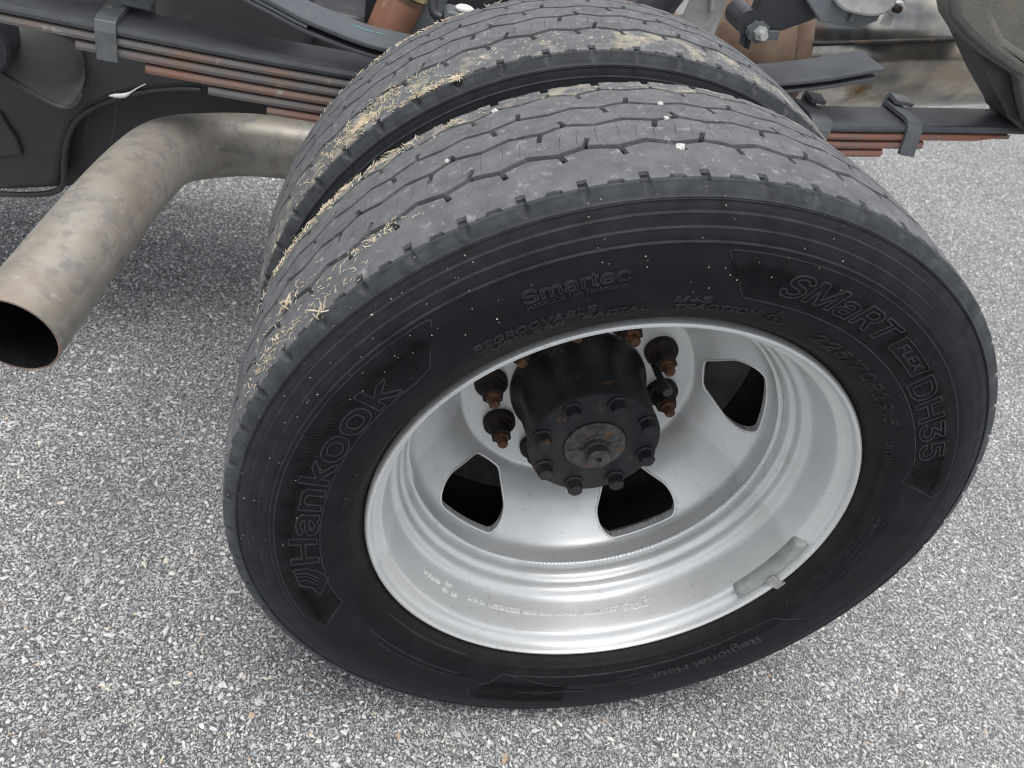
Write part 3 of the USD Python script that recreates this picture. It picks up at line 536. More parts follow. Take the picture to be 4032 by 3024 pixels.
def rim_text(rim):
    def put(text, th0, th1, y0, y1, h=.0015):
        g = glyphs(text); x0, _, x1, _ = g.bounds; ms = []
        for p in polys(g):
            t = trimesh.creation.extrude_polygon(p, 1.0, engine='earcut'); v, f = np.array(t.vertices), np.array(t.faces)
            th = np.radians(th0 + (th1 - th0) * (v[:, 0] - x0) / (x1 - x0)); y = y0 + (y1 - y0) * v[:, 1]
            R = np.interp(y, [-.064, -.054, -.043, -.0335, -.0275, -.0213], [.2418, .2402, .2384, .2367, .2352, .2303]) - np.where(v[:, 2] > .5, h, -.0004)
            ms.append((np.c_[R * np.cos(th), y, R * np.sin(th)], f))
        obj('stamped_lettering', outward(*cat(*ms)), 'stamped_silver', rim, smooth=30)
    put('MADE IN MEXICO', -110.5, -99.8, -.0492, -.0440); put('68043TRMAA', -98.4, -89.4, -.0492, -.0440); put('MOPAR', -88.1, -81.6, -.0490, -.0450)
    put('MAXION 27 T DOT', -80.4, -68.2, -.0492, -.0440); put('MAX INFLATION', -67.2, -57.9, -.0450, -.0402); put('95 PSI COLD', -66.7, -58.8, -.0520, -.0472)
    put('19 5X6 00', -137.2, -129.7, -.0470, -.0420); put('DOT', -127.2, -124.6, -.0435, -.0390); put('T 6', -135.4, -129.2, -.0200, -.0158); put('08  18', -128.2, -122.6, -.0520, -.0475); put('16 18 21', -118.2, -112.2, -.0480, -.0435)

def lug_nut(parent, a, seed, tip='stud_rust'):
    r = random.Random(seed)
    base = lathe([(0, 0), (.0205, 0), (.0210, -.003), (.0206, -.0085), (.0196, -.0098), (.0168, -.0108), (.0150, -.014), (.0140, -.0165), (0, -.0165)], 32, closed=False)
    hexp = m3.Manifold.cylinder(.0175, .0145, .0136, 6).rotate((0, 0, r.uniform(0, 60))); hv, hf, _ = meshkit.arrays(hexp); hv = hv[:, [0, 2, 1]] * [1, -1, 1] + [0, -.0125, 0]
    nut = obj('lug_nut', moved(cat(base, (hv, hf)), (.1115 * math.cos(a), .127, .1115 * math.sin(a))), 'nut_rust', parent, smooth=30)
    st = lathe([(0, -.028), (.0092, -.028), (.0092, -.0345), (.0085, -.0352), (.0066, -.0356), (.0066, -.0440), (.0056, -.0458), (0, -.0462)], 20, closed=False)
    obj('stud_tip', moved(st, (.1115 * math.cos(a), .127, .1115 * math.sin(a))), tip, nut, smooth=30)

# ------------------------------------------------------------------ outer wheel
ow = thing('truck_wheel', (0, 0, RL), 'near outer dual wheel with silver deep-dish rim and raised lettering on its black sidewall', 'wheel')
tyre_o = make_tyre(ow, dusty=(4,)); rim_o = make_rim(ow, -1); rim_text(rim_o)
for k in range(10): lug_nut(ow, rad(3.5 + 36 * k), k)
# balance weight clipped on the lip
def balance_weight():
    n = 40; th = np.radians(np.linspace(-33.2, -6.6, n)); rows = []
    prof = [(.2545, -.0802), (.2520, -.0850), (.2470, -.0868), (.2420, -.0858), (.2385, -.0820), (.2378, -.0765), (.2405, -.0700), (.2480, -.0745), (.2530, -.0790)]
    c = np.mean(prof, 0)
    for i, t in enumerate(th):
        e = min(i, n - 1 - i) / 3.; s = math.sqrt(max(0., 1 - (1 - min(e, 1)) ** 2)) * .96 + .04
        rows.append([[(c[0] + .004 + (R - c[0] - .004) * (s if R < c[0] else 1)) * math.cos(t), y, (c[0] + .004 + (R - c[0] - .004) * (s if R < c[0] else 1)) * math.sin(t)] for R, y in prof])
    v = np.array(rows).reshape(-1, 3); k = len(prof); f = []
    for i in range(n - 1):
        for j in range(k): a, b = i * k + j, i * k + (j + 1) % k; f += [[a, b, b + k], [a, b + k, a + k]]
    for e, o in ((0, 1), ((n - 1) * k, -1)): f += [[e, e + j, e + j + 1][::o] for j in range(1, k - 1)]
    w = obj('balance_weight', outward(v, np.array(f)), 'lead_weight', rim_o, smooth=40, label='grey balance weight clipped on the rim lip')
    clip = lathe([(.2450, -.0875), (.2540, -.0895), (.2580, -.0922), (.2612, -.0920), (.2636, -.0915), (.2650, -.0930), (.2636, -.0942), (.2600, -.0942), (.2570, -.0950), (.2530, -.0915), (.2450, -.0890)], 8, True, a0=-22.9, a1=-20.0)
    obj('weight_clip', clip, 'clip_tin', rim_o, smooth=40)
balance_weight()
va = rad(32); vs = [(.098 * math.cos(va), .13, .098 * math.sin(va)), (.098 * math.cos(va), .10, .098 * math.sin(va)), (.100 * math.cos(va), .078, .100 * math.sin(va))]
obj('valve_stem', cat(tube(vs, .0045, 12), tube([vs[2], (.1005 * math.cos(va), .066, .1005 * math.sin(va))], .0062, 12)), 'black_paint', ow, smooth=40)

# ------------------------------------------------------------------ inner wheel
ROLL_IN = 4.25
iw = thing('truck_wheel', (0, .272, RL), 'inner dual wheel behind the lettered one, its tread strewn with straw', 'wheel')
make_tyre(iw, ROLL_IN, marks=False, dusty=(0,)); make_rim(iw, 1, 'shaded_rim')

# ------------------------------------------------------------------ hub and axle
hub = thing('wheel_hub', (0, 0, RL), 'black hub with ring of bolts poking out through the silver rim', 'hub')
barrel = [(0, .134), (.0862, .134), (.0866, .121), (.0856, .1165), (.0835, .1135), (.0808, .110), (.0798, .100), (.0790, .080), (.0782, .055), (.0776, .040), (.0772, .0345), (0, .0345)]
bv, bf = lathe(barrel, 160, closed=False); th = np.arctan2(bv[:, 2], bv[:, 0]); R = np.hypot(bv[:, 0], bv[:, 2])
w = np.clip((R - .07) / .01, 0, 1) * np.clip((.105 - bv[:, 1]) / .02, 0, 1) * np.clip((bv[:, 1] - .036) / .012, 0, 1)
s = 1 - w * .055 * (.5 - .5 * np.cos(8 * (th - rad(130.8)) )) ; bv[:, 0] *= s; bv[:, 2] *= s
obj('hub_barrel', outward(bv, bf), 'hub_black', hub, smooth=30)
obj('axle_flange', outward(*lathe([(0, .0345), (.0768, .0345), (.0780, .0335), (.0780, .0245), (.0765, .0225), (.0375, .0220), (.0372, .0235), (0, .0235)], 128, closed=False)), 'hub_black', hub, smooth=25)
cap = obj('axle_cap', outward(*lathe([(0, .026), (.0365, .026), (.0365, .0200), (.0352, .0190), (.0160, .0186), (.0150, .0175), (0, .0175)], 96, closed=False)), 'hub_cap_steel', hub, smooth=25)
for k, (ang, ln) in enumerate(((200, .017), (22, .017), (95, .010))):
    a = rad(ang); obj('weld_blob', along(m3.Manifold.sphere(1, 20).scale((.0032, .0022, ln / 2)), (math.cos(a), 0, math.sin(a)), (.0235 * math.cos(a), .0185, .0235 * math.sin(a))), 'hub_cap_steel', cap, smooth=True)
obj('spindle_stub', outward(*lathe([(0, .026), (.0145, .026), (.0145, .0110), (.0138, .0100), (.0138, -.0010), (.0125, -.0024), (.0036, -.0024), (.0028, .0030), (0, .0035)], 48, closed=False)), 'hub_cap_steel', hub, smooth=25)
for k in range(8):
    a = rad(39.6 - 45.4 * 0 + 45 * k); r = random.Random(k)
    wv, wf = lathe([(0, .023), (.0118, .023), (.0119, .0198), (.0100, .0185), (0, .0185)], 24, closed=False)
    hx = m3.Manifold.cylinder(.0105, .0098, .0094, 6).rotate((0, 0, r.uniform(0, 60))); hv, hf, _ = meshkit.arrays(hx); hv = hv[:, [0, 2, 1]] * [1, -1, 1] + [0, .0190, 0]
    rg = lathe([(0, .0088), (.0080, .0088), (.0078, .0075), (0, .0074)], 20, closed=False)
    obj('flange_bolt', moved(cat((wv, wf), (hv, hf), rg), (.0655 * math.cos(a), 0, .0655 * math.sin(a))), 'hub_black', hub, smooth=25)
ax = thing('axle_housing', (0, .35, RL), 'dark axle tube and brake drum behind the dual wheels', 'axle')
obj('axle_tube', tube([(0, .06, 0), (0, .9, 0)], .065, 32), 'black_paint', ax)
obj('brake_drum', outward(*lathe([(0, -.205), (.145, -.205), (.160, -.190), (.205, -.150), (.205, .02), (.19, .04), (0, .04)], 64, closed=False)), 'cast_dark', ax)

# ------------------------------------------------------------------ leaf springs
YF, YB = .420, .496
def ztop(x):
    from scipy.interpolate import PchipInterpolator
    return PchipInterpolator([-1.2, -.71, -.49, -.30, 0., .361, .505, .652, .9], [.640, .624, .6222, .6245, .640, .682, .707, .732, .765])(x)
def leaf(x0, x1, drop, t, name, matname, parent, r=.0045, taper=0., yf=YF, yb=YB, zf=ztop, n=None, **kw):
    n = n or max(8, int((x1 - x0) / .02)); xs = np.linspace(x0, x1, n); rows = []
    for i, x in enumerate(xs):
        z1 = float(zf(x)) - drop; z0 = z1 - t; w = min(1., (xs[-1] - x) / taper + .0) if taper else 1.
        rr = min(r, t * .46); sec = []
        if taper and w < 1: z0 = z1 - t * (.35 + .65 * w)
        for cy, cz, a0 in ((yf + rr, z1 - rr, 90), (yf + rr, z0 + rr, 180), (yb - rr, z0 + rr, 270), (yb - rr, z1 - rr, 0)):
            for a in ((a0, a0 + 45, a0 + 90)): sec.append((x, cy + rr * math.cos(rad(a)), cz + rr * math.sin(rad(a))))
        rows.append(sec)
    v = np.array(rows).reshape(-1, 3); k = 12; f = []
    for i in range(n - 1):
        for j in range(k): a, b = i * k + j, i * k + (j + 1) % k; f += [[a, b, b + k], [a, b + k, a + k]]
    for e, o in ((0, 1), ((n - 1) * k, -1)): f += [[e, e + j, e + j + 1][::o] for j in range(1, k - 1)]
    return obj(name, outward(v, np.array(f)), matname, parent, smooth=35, **kw)
sp = thing('leaf_spring', (0, 0, 0), 'long stack of rust-edged spring leaves running behind both wheels', 'leaf spring')
T = .0122
leaf(-1.05, .88, 0, T, 'main_leaf', 'spring_black', sp, r=.0056, n=110, label='thick black top leaf')
leaf(-1.0, .640, .0131, .0112, 'spring_leaf', 'leaf_grey_rust', sp, r=.0052, taper=.05, n=100)
leaf(-.632, .512, .0258, .0118, 'spring_leaf', 'leaf_grey_rust', sp, r=.0052, n=80)
leaf(-.556, .455, .0388, .0118, 'spring_leaf', 'leaf_red_rust', sp, r=.0052, n=70)
leaf(-.484, .36, .0516, .0118, 'spring_leaf', 'leaf_grey_rust', sp, r=.0052, n=60)
leaf(-.413, .30, .0644, .0118, 'spring_leaf', 'leaf_red_rust', sp, r=.0052, n=50)
def strap(x, width, drop, parent, lean=0., back=True):
    """band bent round the leaves: front plate, top plate and a bent-up tail behind."""
    zt = float(ztop(x)); t = .005; prof = [(YF - .001, zt - drop), (YF - .001, zt - .008), (YF + .003, zt + .0015), (YF + .012, zt + .0035), (YB - .004, zt + .0035)]
    L = LineString(prof).buffer(t / 2 + .0006, cap_style=2, join_style=1); p = Polygon([(y, z) for y, z in L.exterior.coords])
    m = trimesh.creation.extrude_polygon(p, width, engine='earcut'); v = np.array(m.vertices); v = np.c_[v[:, 2] - width / 2, v[:, 0], v[:, 1]]; v[:, 0] += x + lean * (v[:, 2] - zt)
    obj('clamp_band', outward(v, np.array(m.faces)), 'clamp_steel', parent, smooth=35)
strap(-.597, .023, .041, sp); strap(.481, .025, .043, sp, lean=-.25); strap(.338, .034, .030, sp)
def tail(x, parent, w=.02):
    zt = float(ztop(x)); L = LineString([(YB + .004, zt - .02), (YB + .004, zt + .010), (YB + .001, zt + .014), (YB - .022, zt + .011)]).buffer(.0028, cap_style=2, join_style=1)
    m = trimesh.creation.extrude_polygon(Polygon(L.exterior), w, engine='earcut'); v = np.array(m.vertices); v = np.c_[v[:, 2] - w / 2 + x, v[:, 0], v[:, 1]]
    obj('clamp_tail', outward(v, np.array(m.faces)), 'clamp_steel', parent, smooth=35)
tail(.487, sp, .030); tail(.352, sp, .024); tail(-.575, sp, .034)
hs = thing('helper_spring', (0, 0, 0), 'two thin flat black overload leaves lying above the main spring', 'leaf spring')
from scipy.interpolate import PchipInterpolator
zo = PchipInterpolator([-.75, -.52, -.42, -.367, -.274, -.1, .1, .22, .309, .389, .5], [.795, .718, .6895, .6735, .6605, .665, .690, .713, .738, .768, .80])
leaf(-.72, .389, 0, .0055, 'overload_leaf', 'spring_black', hs, r=.0015, zf=zo, n=90); leaf(-.70, .385, .0115, .0050, 'overload_leaf', 'spring_black', hs, r=.0015, zf=zo, n=90)
gm = prism(LineString([(-.318, .4705), (-.300, .4690), (-.280, .4695)]).buffer(.0011).exterior.coords, 0, .0004, axis='z')
gv, gf = gm; gv = gv.copy(); gv[:, 2] = zo(gv[:, 0]) + .0005; obj('paint_mark', (gv, gf), 'green_mark', hs, smooth=False, label='short pale green paint mark')
leaf(-.60, -.371, .0062, .0042, 'liner_strip', 'clamp_steel', hs, r=.001, zf=zo, yf=YF + .001, n=24)

# ------------------------------------------------------------------ exhaust tailpipe
ex = thing('exhaust_pipe', (0, 0, 0), 'fat stained steel tailpipe bending out towards the viewer, open end at left edge', 'exhaust')
pth = spline([(.25, .560, .452), (-.05, .553, .450), (-.30, .549, .447), (-.43, .543, .446), (-.49, .517, .447), (-.533, .465, .456), (-.550, .40, .464), (-.565, .30, .466), (-.585, .18, .456), (-.606, .054, .443)], 90)
def pipe(P, ro, ri):
    a, fa = tube(P, ro, 48, cap=False); b, fb = tube(P, ri, 48, cap=False); n = len(a); k = len(P)
    j = np.arange(48); j2 = (j + 1) % 48; e = (k - 1) * 48
    ring = np.vstack([np.stack([e + j, e + j2, n + e + j2], 1), np.stack([e + j, n + e + j2, n + e + j], 1)])
    return (a, fa), (np.vstack([b]), fb[:, ::-1]), (np.vstack([a, b]), ring)
A, B, Rg = pipe(pth, .0445, .0425)
obj('pipe', A, 'exhaust_steel', ex, smooth=True); obj('inner_wall', B, 'soot', ex, smooth=True); obj('end_lip', Rg, 'exhaust_lip', ex, smooth=False)

# ------------------------------------------------------------------ muffler
mu = thing('muffler', (0, 0, 0), 'large shiny stainless muffler with rusty end cone behind the spring', 'muffler')
A0, A1 = np.array([.375, .735, .700]), np.array([.95, .735, .835]); AX = (A1 - A0) / np.linalg.norm(A1 - A0)
def mline(*st): return [A0 + AX * s for s in st]
mb = []
for s, r in ((.0, .116), (.004, .121), (.012, .122), (.014, .119), (.030, .118), (.2, .118), (.4, .118), (.6, .118)): mb.append((s, r))
obj('muffler_body', tube([A0 + AX * s for s, r in mb], [r for s, r in mb], 72), 'muffler_steel', mu, smooth=40)
obj('end_seam', tube(mline(-.004, .004, .016, .022), [.117, .1225, .1225, .1185], 72, cap=False), 'muffler_rust', mu, smooth=40)
obj('end_cone', tube(mline(-.20, -.15, -.115, -.075, -.035, .002), [.040, .046, .064, .093, .110, .117], 64), 'muffler_rust', mu, smooth=40)
e0 = A0 + AX * -.15
obj('inlet_pipe', tube(spline([e0, e0 + [-.04, .02, .0], e0 + [-.07, .05, .05], e0 + [-.085, .06, .14], e0 + [-.10, .06, .26]], 30), .040, 32), 'red_rust', mu, smooth=40)
# lock seam along the body
a = rad(132); u = np.cross(AX, [0, 0, 1.]); u /= np.linalg.norm(u); wv_ = np.cross(u, AX)
off = (-math.sin(rad(75)) * np.array([0, 1., 0]) + math.cos(rad(75)) * wv_) * .1185
obj('lock_seam', tube([A0 + AX * s + off for s in np.linspace(.02, .6, 12)], .0036, 10), 'hub_black', mu, smooth=True)

# ------------------------------------------------------------------ spring hanger casting at the right
hg = thing('spring_hanger', (0, 0, 0), 'rough cast iron spring hanger at upper right corner', 'bracket')
obj('casting', bevel_prism([(.392, .885), (.399, .864), (.413, .850), (.440, .835), (.492, .818), (.540, .8065), (.559, .803), (.572, .796), (.582, .786), (.606, .764), (.628, .746), (.70, .760), (.70, .93), (.40, .93)], .385, .415, .008), 'cast_iron', hg, smooth=40)
obj('stiffening_rib', bevel_prism([(.415, .852), (.445, .838), (.500, .820), (.560, .806), (.60, .815), (.56, .83), (.50, .845), (.46, .87), (.44, .93), (.40, .93), (.402, .868)], .372, .392, .009), 'cast_iron', hg, smooth=40)
obj('side_web', bevel_prism([(.487, .826), (.549, .783), (.605, .749), (.613, .742), (.640, .733), (.671, .722), (.73, .730), (.73, .86), (.50, .86)], .415, .475, .004), 'cast_dark', hg, smooth=40)
obj('pivot_lug', tube([(.668, .39, .748), (.668, .50, .748)], .026, 32), 'cast_dark', hg)

# ------------------------------------------------------------------ link arm with bolt
la = thing('suspension_link', (0, 0, 0), 'black suspension link with washer and bolt above the inner tyre', 'link')
obj('link_arm', bevel_prism([(.232, .850), (.238, .777), (.235, .746), (.242, .724), (.252, .722), (.250, .735), (.270, .748), (.29, .758), (.325, .779), (.336, .787), (.315, .805), (.302, .850)], .545, .570, .004), 'black_paint', la, smooth=40)
obj('bushing', tube([(.229, .535, .760), (.229, .59, .760)], .017, 32), 'black_paint', la)
obj('link_plate', bevel_prism([(.227, .755), (.237, .766), (.252, .764), (.259, .757), (.277, .760), (.278, .747), (.262, .745), (.251, .740), (.236, .740), (.228, .747)], .528, .534, .001), 'clamp_steel', la, smooth=30)
obj('octagonal_washer', moved(m3.Manifold.cylinder(.004, .0155, .0155, 8), (.2445, .528, .753), rot([1, 0, 0], pi / 2)), 'clamp_steel', la, smooth=30)
obj('nut', moved(m3.Manifold.cylinder(.008, .0105, .0095, 6), (.2455, .524, .753), rot([1, 0, 0], pi / 2)), 'zinc', la, smooth=30)
obj('bolt_end', moved(m3.Manifold.cylinder(.014, .0058, .0055, 24), (.246, .521, .753), rot([1, 0, 0], pi / 2)), 'zinc', la, smooth=30)
# spring seat plate with pad
st = thing('bump_stop_bracket', (0, 0, 0), 'flat grey bump stop plate with pale rounded pad at top edge', 'bracket')
pl = [(.278, .835), (.29, .809), (.325, .786), (.352, .7865), (.383, .789), (.41, .804), (.408, .835)]
obj('seat_plate', bevel_prism(pl, .520, .532, .002), 'grey_paint', st, smooth=30)
obj('pad', bevel_prism([(.322, .850), (.325, .818), (.335, .8115), (.348, .808), (.363, .8075), (.380, .8085), (.394, .8105), (.408, .816), (.417, .830), (.417, .850)], .508, .520, .004), 'zinc', st, smooth=40)
obj('pad_tab', bevel_prism([(.362, .809), (.369, .8095), (.369, .796), (.362, .7955)], .512, .5195, .001), 'clamp_steel', st, smooth=30)
cn = thing('clamp_nut', (0, 0, 0), 'small rusty bolt through a pale square clip on the muffler', 'bolt')
obj('clip', bevel_prism([(.457, .812), (.463, .823), (.482, .826), (.492, .817), (.488, .809), (.470, .806)], .590, .603, .002), 'zinc', cn, smooth=30)
obj('clip_leg', bevel_prism([(.470, .811), (.482, .811), (.484, .790), (.470, .788)], .594, .604, .001), 'zinc', cn, smooth=30)
obj('rusty_bolt', moved(m3.Manifold.cylinder(.012, .0065, .0060, 6), (.4735, .591, .816), rot([1, 0, 0], pi / 2)), 'nut_rust', cn, smooth=30)

fr = thing('frame_rail', (0, 0, 0), 'long dark rail added to fill the dark gap behind the springs at the top', 'frame rail')  # added beam that keeps the gap beside the tank dark; no known part
obj('rail_web', moved(rbox(1.75, .012, .26, .004), (-.62, 1.02, .60)), 'black_paint', fr, smooth=30)
obj('rail_flange', moved(rbox(1.75, .07, .012, .004), (-.62, 1.05, .474)), 'black_paint', fr, smooth=30)

# ------------------------------------------------------------------ parts seen above the inner tyre
sh = thing('shock_absorber', (0, 0, 0), 'dark round shock absorber tube over the top of inner tyre', 'shock absorber')
obj('shock_tube', tube([(.10, .62, .70), (.165, .62, .86)], .030, 32), 'black_paint', sh)
hp = thing('heat_shield', (0, 0, 0), 'folded bare steel heat shield beside the rusty pipe', 'heat shield')
obj('shield_plate', bevel_prism([(.172, .700), (.178, .755), (.195, .800), (.222, .790), (.236, .765), (.236, .700)], .648, .652, .0008), 'zinc', hp, smooth=30)
obj('shield_fold', tube([(.196, .647, .80), (.214, .646, .742)], .0035, 10), 'zinc', hp, smooth=True)
rc = thing('rusty_cylinder', (0, 0, 0), 'brown rusted cylinder with brass band above the overload leaves', 'cylinder')
c0, c1 = np.array([-.272, .70, .560]), np.array([-.246, .70, .650]); cd = (c1 - c0) / np.linalg.norm(c1 - c0)
obj('cylinder_body', tube([c0, c0 + cd * .10, c0 + cd * .103, c0 + cd * .106], [.033, .0335, .031, .030], 40), 'red_rust', rc, smooth=40)
obj('dark_collar', tube([c0 + cd * .095, c0 + cd * .102], .0342, 40), 'muffler_rust', rc, smooth=40)
obj('brass_band', tube([c0 + cd * .104, c0 + cd * .1045, c0 + cd * .122, c0 + cd * .1225], [.034, .0362, .0362, .034], 40), 'brass', rc, smooth=40)
obj('upper_tube', tube([c0 + cd * .12, c0 + cd * .30], .030, 32), 'black_paint', rc)
cmr = thing('frame_crossmember', (0, 0, 0), 'grey square frame tube next to the rusted cylinder', 'crossmember')
obj('tube_wall', moved(rbox(.052, .052, .42, .006), (-.196, .715, .70), rot([0, 1, 0], .28)), 'grey_paint', cmr, smooth=30)
ft = thing('pipe_fitting', (0, 0, 0), 'small grey valve fitting with white oval cap above tyre', 'fitting')
obj('valve_body', moved(rbox(.05, .04, .03, .006), (-.165, .62, .657)), 'clamp_steel', ft, smooth=30)
obj('valve_cap', moved(m3.Manifold.sphere(1, 32).scale((.014, .010, .006)), (-.163, .61, .676)), 'pale_plastic', ft, smooth=True)
obj('hose', tube(spline([(-.19, .62, .655), (-.205, .625, .66), (-.205, .64, .69), (-.19, .66, .74)], 20), .007, 14), 'black_paint', ft, smooth=True)

# ------------------------------------------------------------------ fuel tank and flap at the left
tk = thing('fuel_tank', (0, 0, 0), 'big black plastic fuel tank filling the upper left behind the spring', 'tank')
tp = Polygon([(-1.35, .262), (-.83, .262), (-.745, .283), (-.734, .293), (-.728, .320), (-.722, .345), (-.706, .394), (-.678, .425), (-.613, .462), (-.523, .485), (-.42, .50), (-.378, .545), (-.368, .60), (-.40, .70), (-.46, .86), (-1.35, .86)])
obj('tank_shell', bevel_prism(tp.exterior.coords, .615, .95, .012), 'tank_plastic', tk, smooth=40)
lip = [( -1.2, .620, .258), (-.83, .620, .256), (-.75, .620, .272), (-.735, .620, .283), (-.729, .62, .300), (-.724, .62, .340), (-.708, .62, .390), (-.680, .62, .422), (-.615, .62, .459), (-.525, .62, .482)]
obj('moulded_lip', tube(spline(lip, 60), .0045, 10), 'tank_plastic', tk, smooth=True)
obj('tank_flange', bevel_prism([(-1.35, .240), (-.83, .240), (-.735, .262), (-.66, .330), (-.56, .385), (-.30, .42), (-.30, .62), (-1.35, .62)], .660, .98, .01), 'tank_plastic', tk, smooth=40)
obj('raised_panel', bevel_prism([(-1.1, .325), (-.815, .325), (-.778, .337), (-.782, .362), (-.80, .40), (-1.1, .40)], .607, .617, .004), 'tank_plastic', tk, smooth=40)
obj('torn_edge', tube(spline([(-.650, .611, .452), (-.640, .609, .455), (-.630, .610, .457), (-.622, .611, .462), (-.612, .613, .470), (-.60, .615, .478)], 24), np.interp(np.arange(24), [0, 4, 9, 14, 23], [.001, .0030, .0034, .0012, .0005]), 10), 'pale_plastic', tk, smooth=True, label='pale torn spot in the black plastic')
fl = thing('rubber_flap', (0, 0, 0), 'curved black rubber flap hanging below left end of spring', 'flap')
n, k = 40, 14; low = spline([(-.90, .520), (-.84, .512), (-.779, .479), (-.754, .463), (-.725, .448), (-.700, .441), (-.684, .449), (-.676, .466)], n); up = spline([(-.90, .58), (-.84, .575), (-.775, .545), (-.745, .537), (-.718, .531), (-.695, .527), (-.682, .520), (-.677, .497)], n)
G = []
for i in range(n):
    for j in range(k):
        t = j / (k - 1); p = up[i] * (1 - t) + low[i] * t; G.append((p[0], .600 - .020 * math.sin(pi * t) * math.sin(pi * min(1, i / n * 1.1)) - .030 * t ** 4, p[1]))
G = np.array(G); i, j = np.meshgrid(np.arange(n - 1), np.arange(k - 1), indexing='ij'); q = (i * k + j).ravel(); F1 = np.stack([q, q + k, q + k + 1, q + 1], 1)
F1 = np.vstack([F1[:, [0, 1, 2]], F1[:, [0, 2, 3]]]); obj('flap_sheet', cat((G, F1), (G + [0, .004, 0], F1[:, ::-1])), 'tank_plastic', fl, smooth=50)
obj('flap_rim', tube(np.c_[low[:, 0], np.full(n, .569), low[:, 1]], .0038, 10), 'tank_plastic', fl, smooth=True)
by = thing('rubber_bushing', (0, 0, 0), 'round black rubber bushing at the left picture edge', 'bushing')
obj('bushing_ring', outward(*moved(lathe([(.010, -.03), (.036, -.03), (.040, -.026), (.040, .03), (.010, .03)], 48), (-.790, .575, .518))), 'black_paint', by, smooth=30)
obj('bushing_core', moved(tube([(0, -.036, 0), (0, .03, 0)], .0105, 24), (-.790, .575, .518)), 'clamp_steel', by)
cw = thing('cobweb', (0, 0, 0), 'thin pale cobweb threads hanging below the left spring clamp', 'cobweb')
for P in ([(-.606, .424, .585), (-.640, .50, .52), (-.672, .59, .438), (-.690, .605, .372)], [(-.640, .606, .453), (-.644, .606, .416), (-.652, .603, .376)]):
    obj('thread', tube(spline(P, 24), .00022, 5), 'clamp_steel', cw, smooth=True)

# ------------------------------------------------------------------ straw, stones and dust on the tyres
def on_tread(th, y, up=0., cy=0.):
    R = float(crown(y)) + up; a = rad(th); return np.array([R * math.cos(a), y + cy, RL + R * math.sin(a)])
def fibre(p, th, ln, w, r, lift=.5):
    a = rad(th); nrm = np.array([math.cos(a), 0, math.sin(a)]); tan = np.array([-math.sin(a), 0, math.cos(a)]); ax_ = np.array([0, 1., 0])
    b = r.uniform(0, 2 * pi); d = tan * math.cos(b) + ax_ * math.sin(b) + nrm * r.uniform(0, lift); d /= np.linalg.norm(d); bend = nrm * r.uniform(-.15, .25) * ln
    return tube([p - d * ln / 2, p + bend * .5, p + d * ln / 2 + bend * .2], [w * .8, w, w * .5], 4)
def straw(spots_, seed, cy):
    r = random.Random(seed); ms = []
    for th, y, sth, sy, n, l0, l1, w in spots_:
        for _ in range(n):
            t = r.gauss(th, sth); yy = r.gauss(y / 1000, sy / 1000); yy = max(-.0925, min(.0925, yy)); ln = r.uniform(l0, l1)
            ms.append(fibre(on_tread(t, yy, .0006, cy), t, ln, w * r.uniform(.6, 1.3), r))
    return cat(*ms)
obj('dry_straw', straw([(150, 88, 8, 3.5, 140, .003, .012, .0005), (140, 80, 8, 6, 160, .002, .008, .0004), (148, -75, 7, 9, 110, .0015, .005, .00035), (136, -52, 3, 4, 60, .002, .006, .0004), (151, -34, 4, 8, 50, .002, .006, .0004), (157, -72, 3, 8, 60, .0015, .006, .0004)], 1, 0), 'straw', None, smooth=False,
    label='scattered dry straw bits on the outer tyre tread', category='straw', kind='stuff')
obj('dry_straw', straw([(136, -76, 7, 9, 120, .0015, .007, .0004), (144, -70, 6, 10, 150, .0015, .008, .0004), (128, -88, 3, 3, 120, .002, .007, .0005), (134, -52, 4, 6, 110, .002, .007, .0004), (130, 92, 10, 1.5, 110, .003, .010, .0005), (139, -72, 1.2, 4, 260, .002, .007, .0006)], 2, .272), 'straw', None, smooth=False,
    label='thick band of dry straw bits on the inner tyre tread', category='straw', kind='stuff')
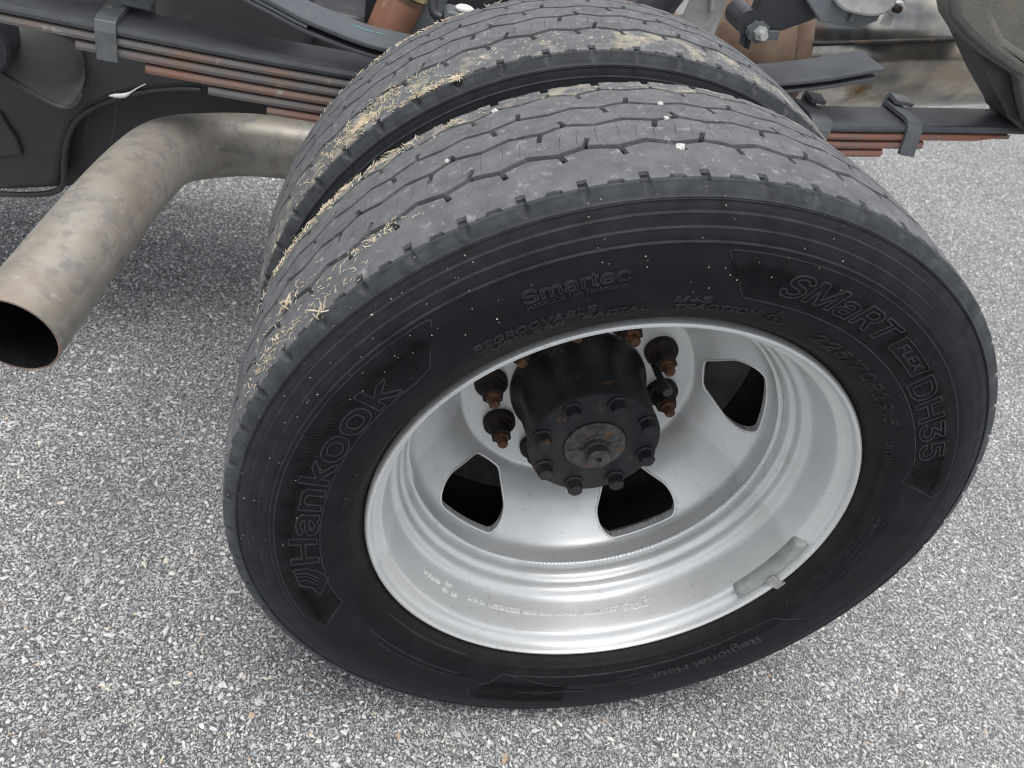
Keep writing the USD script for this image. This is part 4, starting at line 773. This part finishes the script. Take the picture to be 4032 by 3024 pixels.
def tuft(th, y, cy, n, ln, seed, label):
    r = random.Random(seed); ms = [fibre(on_tread(th + r.gauss(0, .5), y / 1000 + r.gauss(0, .003), .001, cy), th, r.uniform(.4, 1.) * ln, .0007, r, 1.2) for _ in range(n)]
    obj('straw_tuft', cat(*ms), 'straw', None, smooth=False, label=label, category='straw tuft')
tuft(145.0, -90.5, 0, 11, .017, 11, 'tuft of straw stuck in shoulder notch of near tyre, above the maker name')
tuft(153.2, -68, 0, 6, .010, 12, 'small star of straw on the near tyre tread at far left')
tuft(151.6, -34, 0, 12, .012, 13, 'straw clump wedged in the outermost groove of near tyre')
tuft(139.0, -72, .272, 40, .008, 14, 'dense yellow straw clump on the inner tyre shoulder')
tuft(123.5, -92, .272, 26, .010, 15, 'brown straw bunch near inner tyre edge by its upper side')
def pebble(th, y, cy, s, seed, label):
    r = np.random.default_rng(seed); d = r.normal(size=(18, 3)); d /= np.linalg.norm(d, axis=1)[:, None]; h = trimesh.convex.convex_hull(d * [1, .7, .8] * r.uniform(.85, 1.1, (18, 1)))
    obj('pebble', (np.array(h.vertices) * s * .82 + on_tread(th, y / 1000, 0, cy), np.array(h.faces)), 'white_stone', None, smooth=False, label=label, category='pebble')
pebble(100.5, -53.2, 0, .0055, 1, 'largest white pebble in outermost groove notch of near tyre')
pebble(100.2, -4.5, 0, .0038, 2, 'white pebble in the second groove of near tyre, above the largest pebble')
pebble(99.6, 28.2, 0, .0034, 3, 'small white pebble in the third groove of near tyre')
pebble(119.3, 69.0, 0, .0042, 4, 'white pebble in the innermost groove of near tyre')
pebble(126.1, 2.8, 0, .0040, 5, 'white pebble in the second groove of near tyre, left half')
r = random.Random(9); ms = []
for _ in range(130):     # bits of chaff on the sidewall
    t = r.uniform(75, 190); R = .30 + .092 * r.random() ** .6; ln = r.uniform(.0004, .0011) * (1.7 if r.random() < .08 else .8); a = rad(t)
    bx = trimesh.creation.icosphere(0, 1.0); v = np.array(bx.vertices) * [ln, .0003, ln * r.uniform(.3, .8)]; v = v @ rot([0, 1, 0], r.uniform(0, pi)).T
    ms.append((v + [R * math.cos(a), -float(side(R)) - .0004, RL + R * math.sin(a)], np.array(bx.faces)))
obj('chaff', cat(*ms), 'straw', None, smooth=False, label='tiny pale chaff flecks on the near black sidewall', category='chaff', kind='stuff')
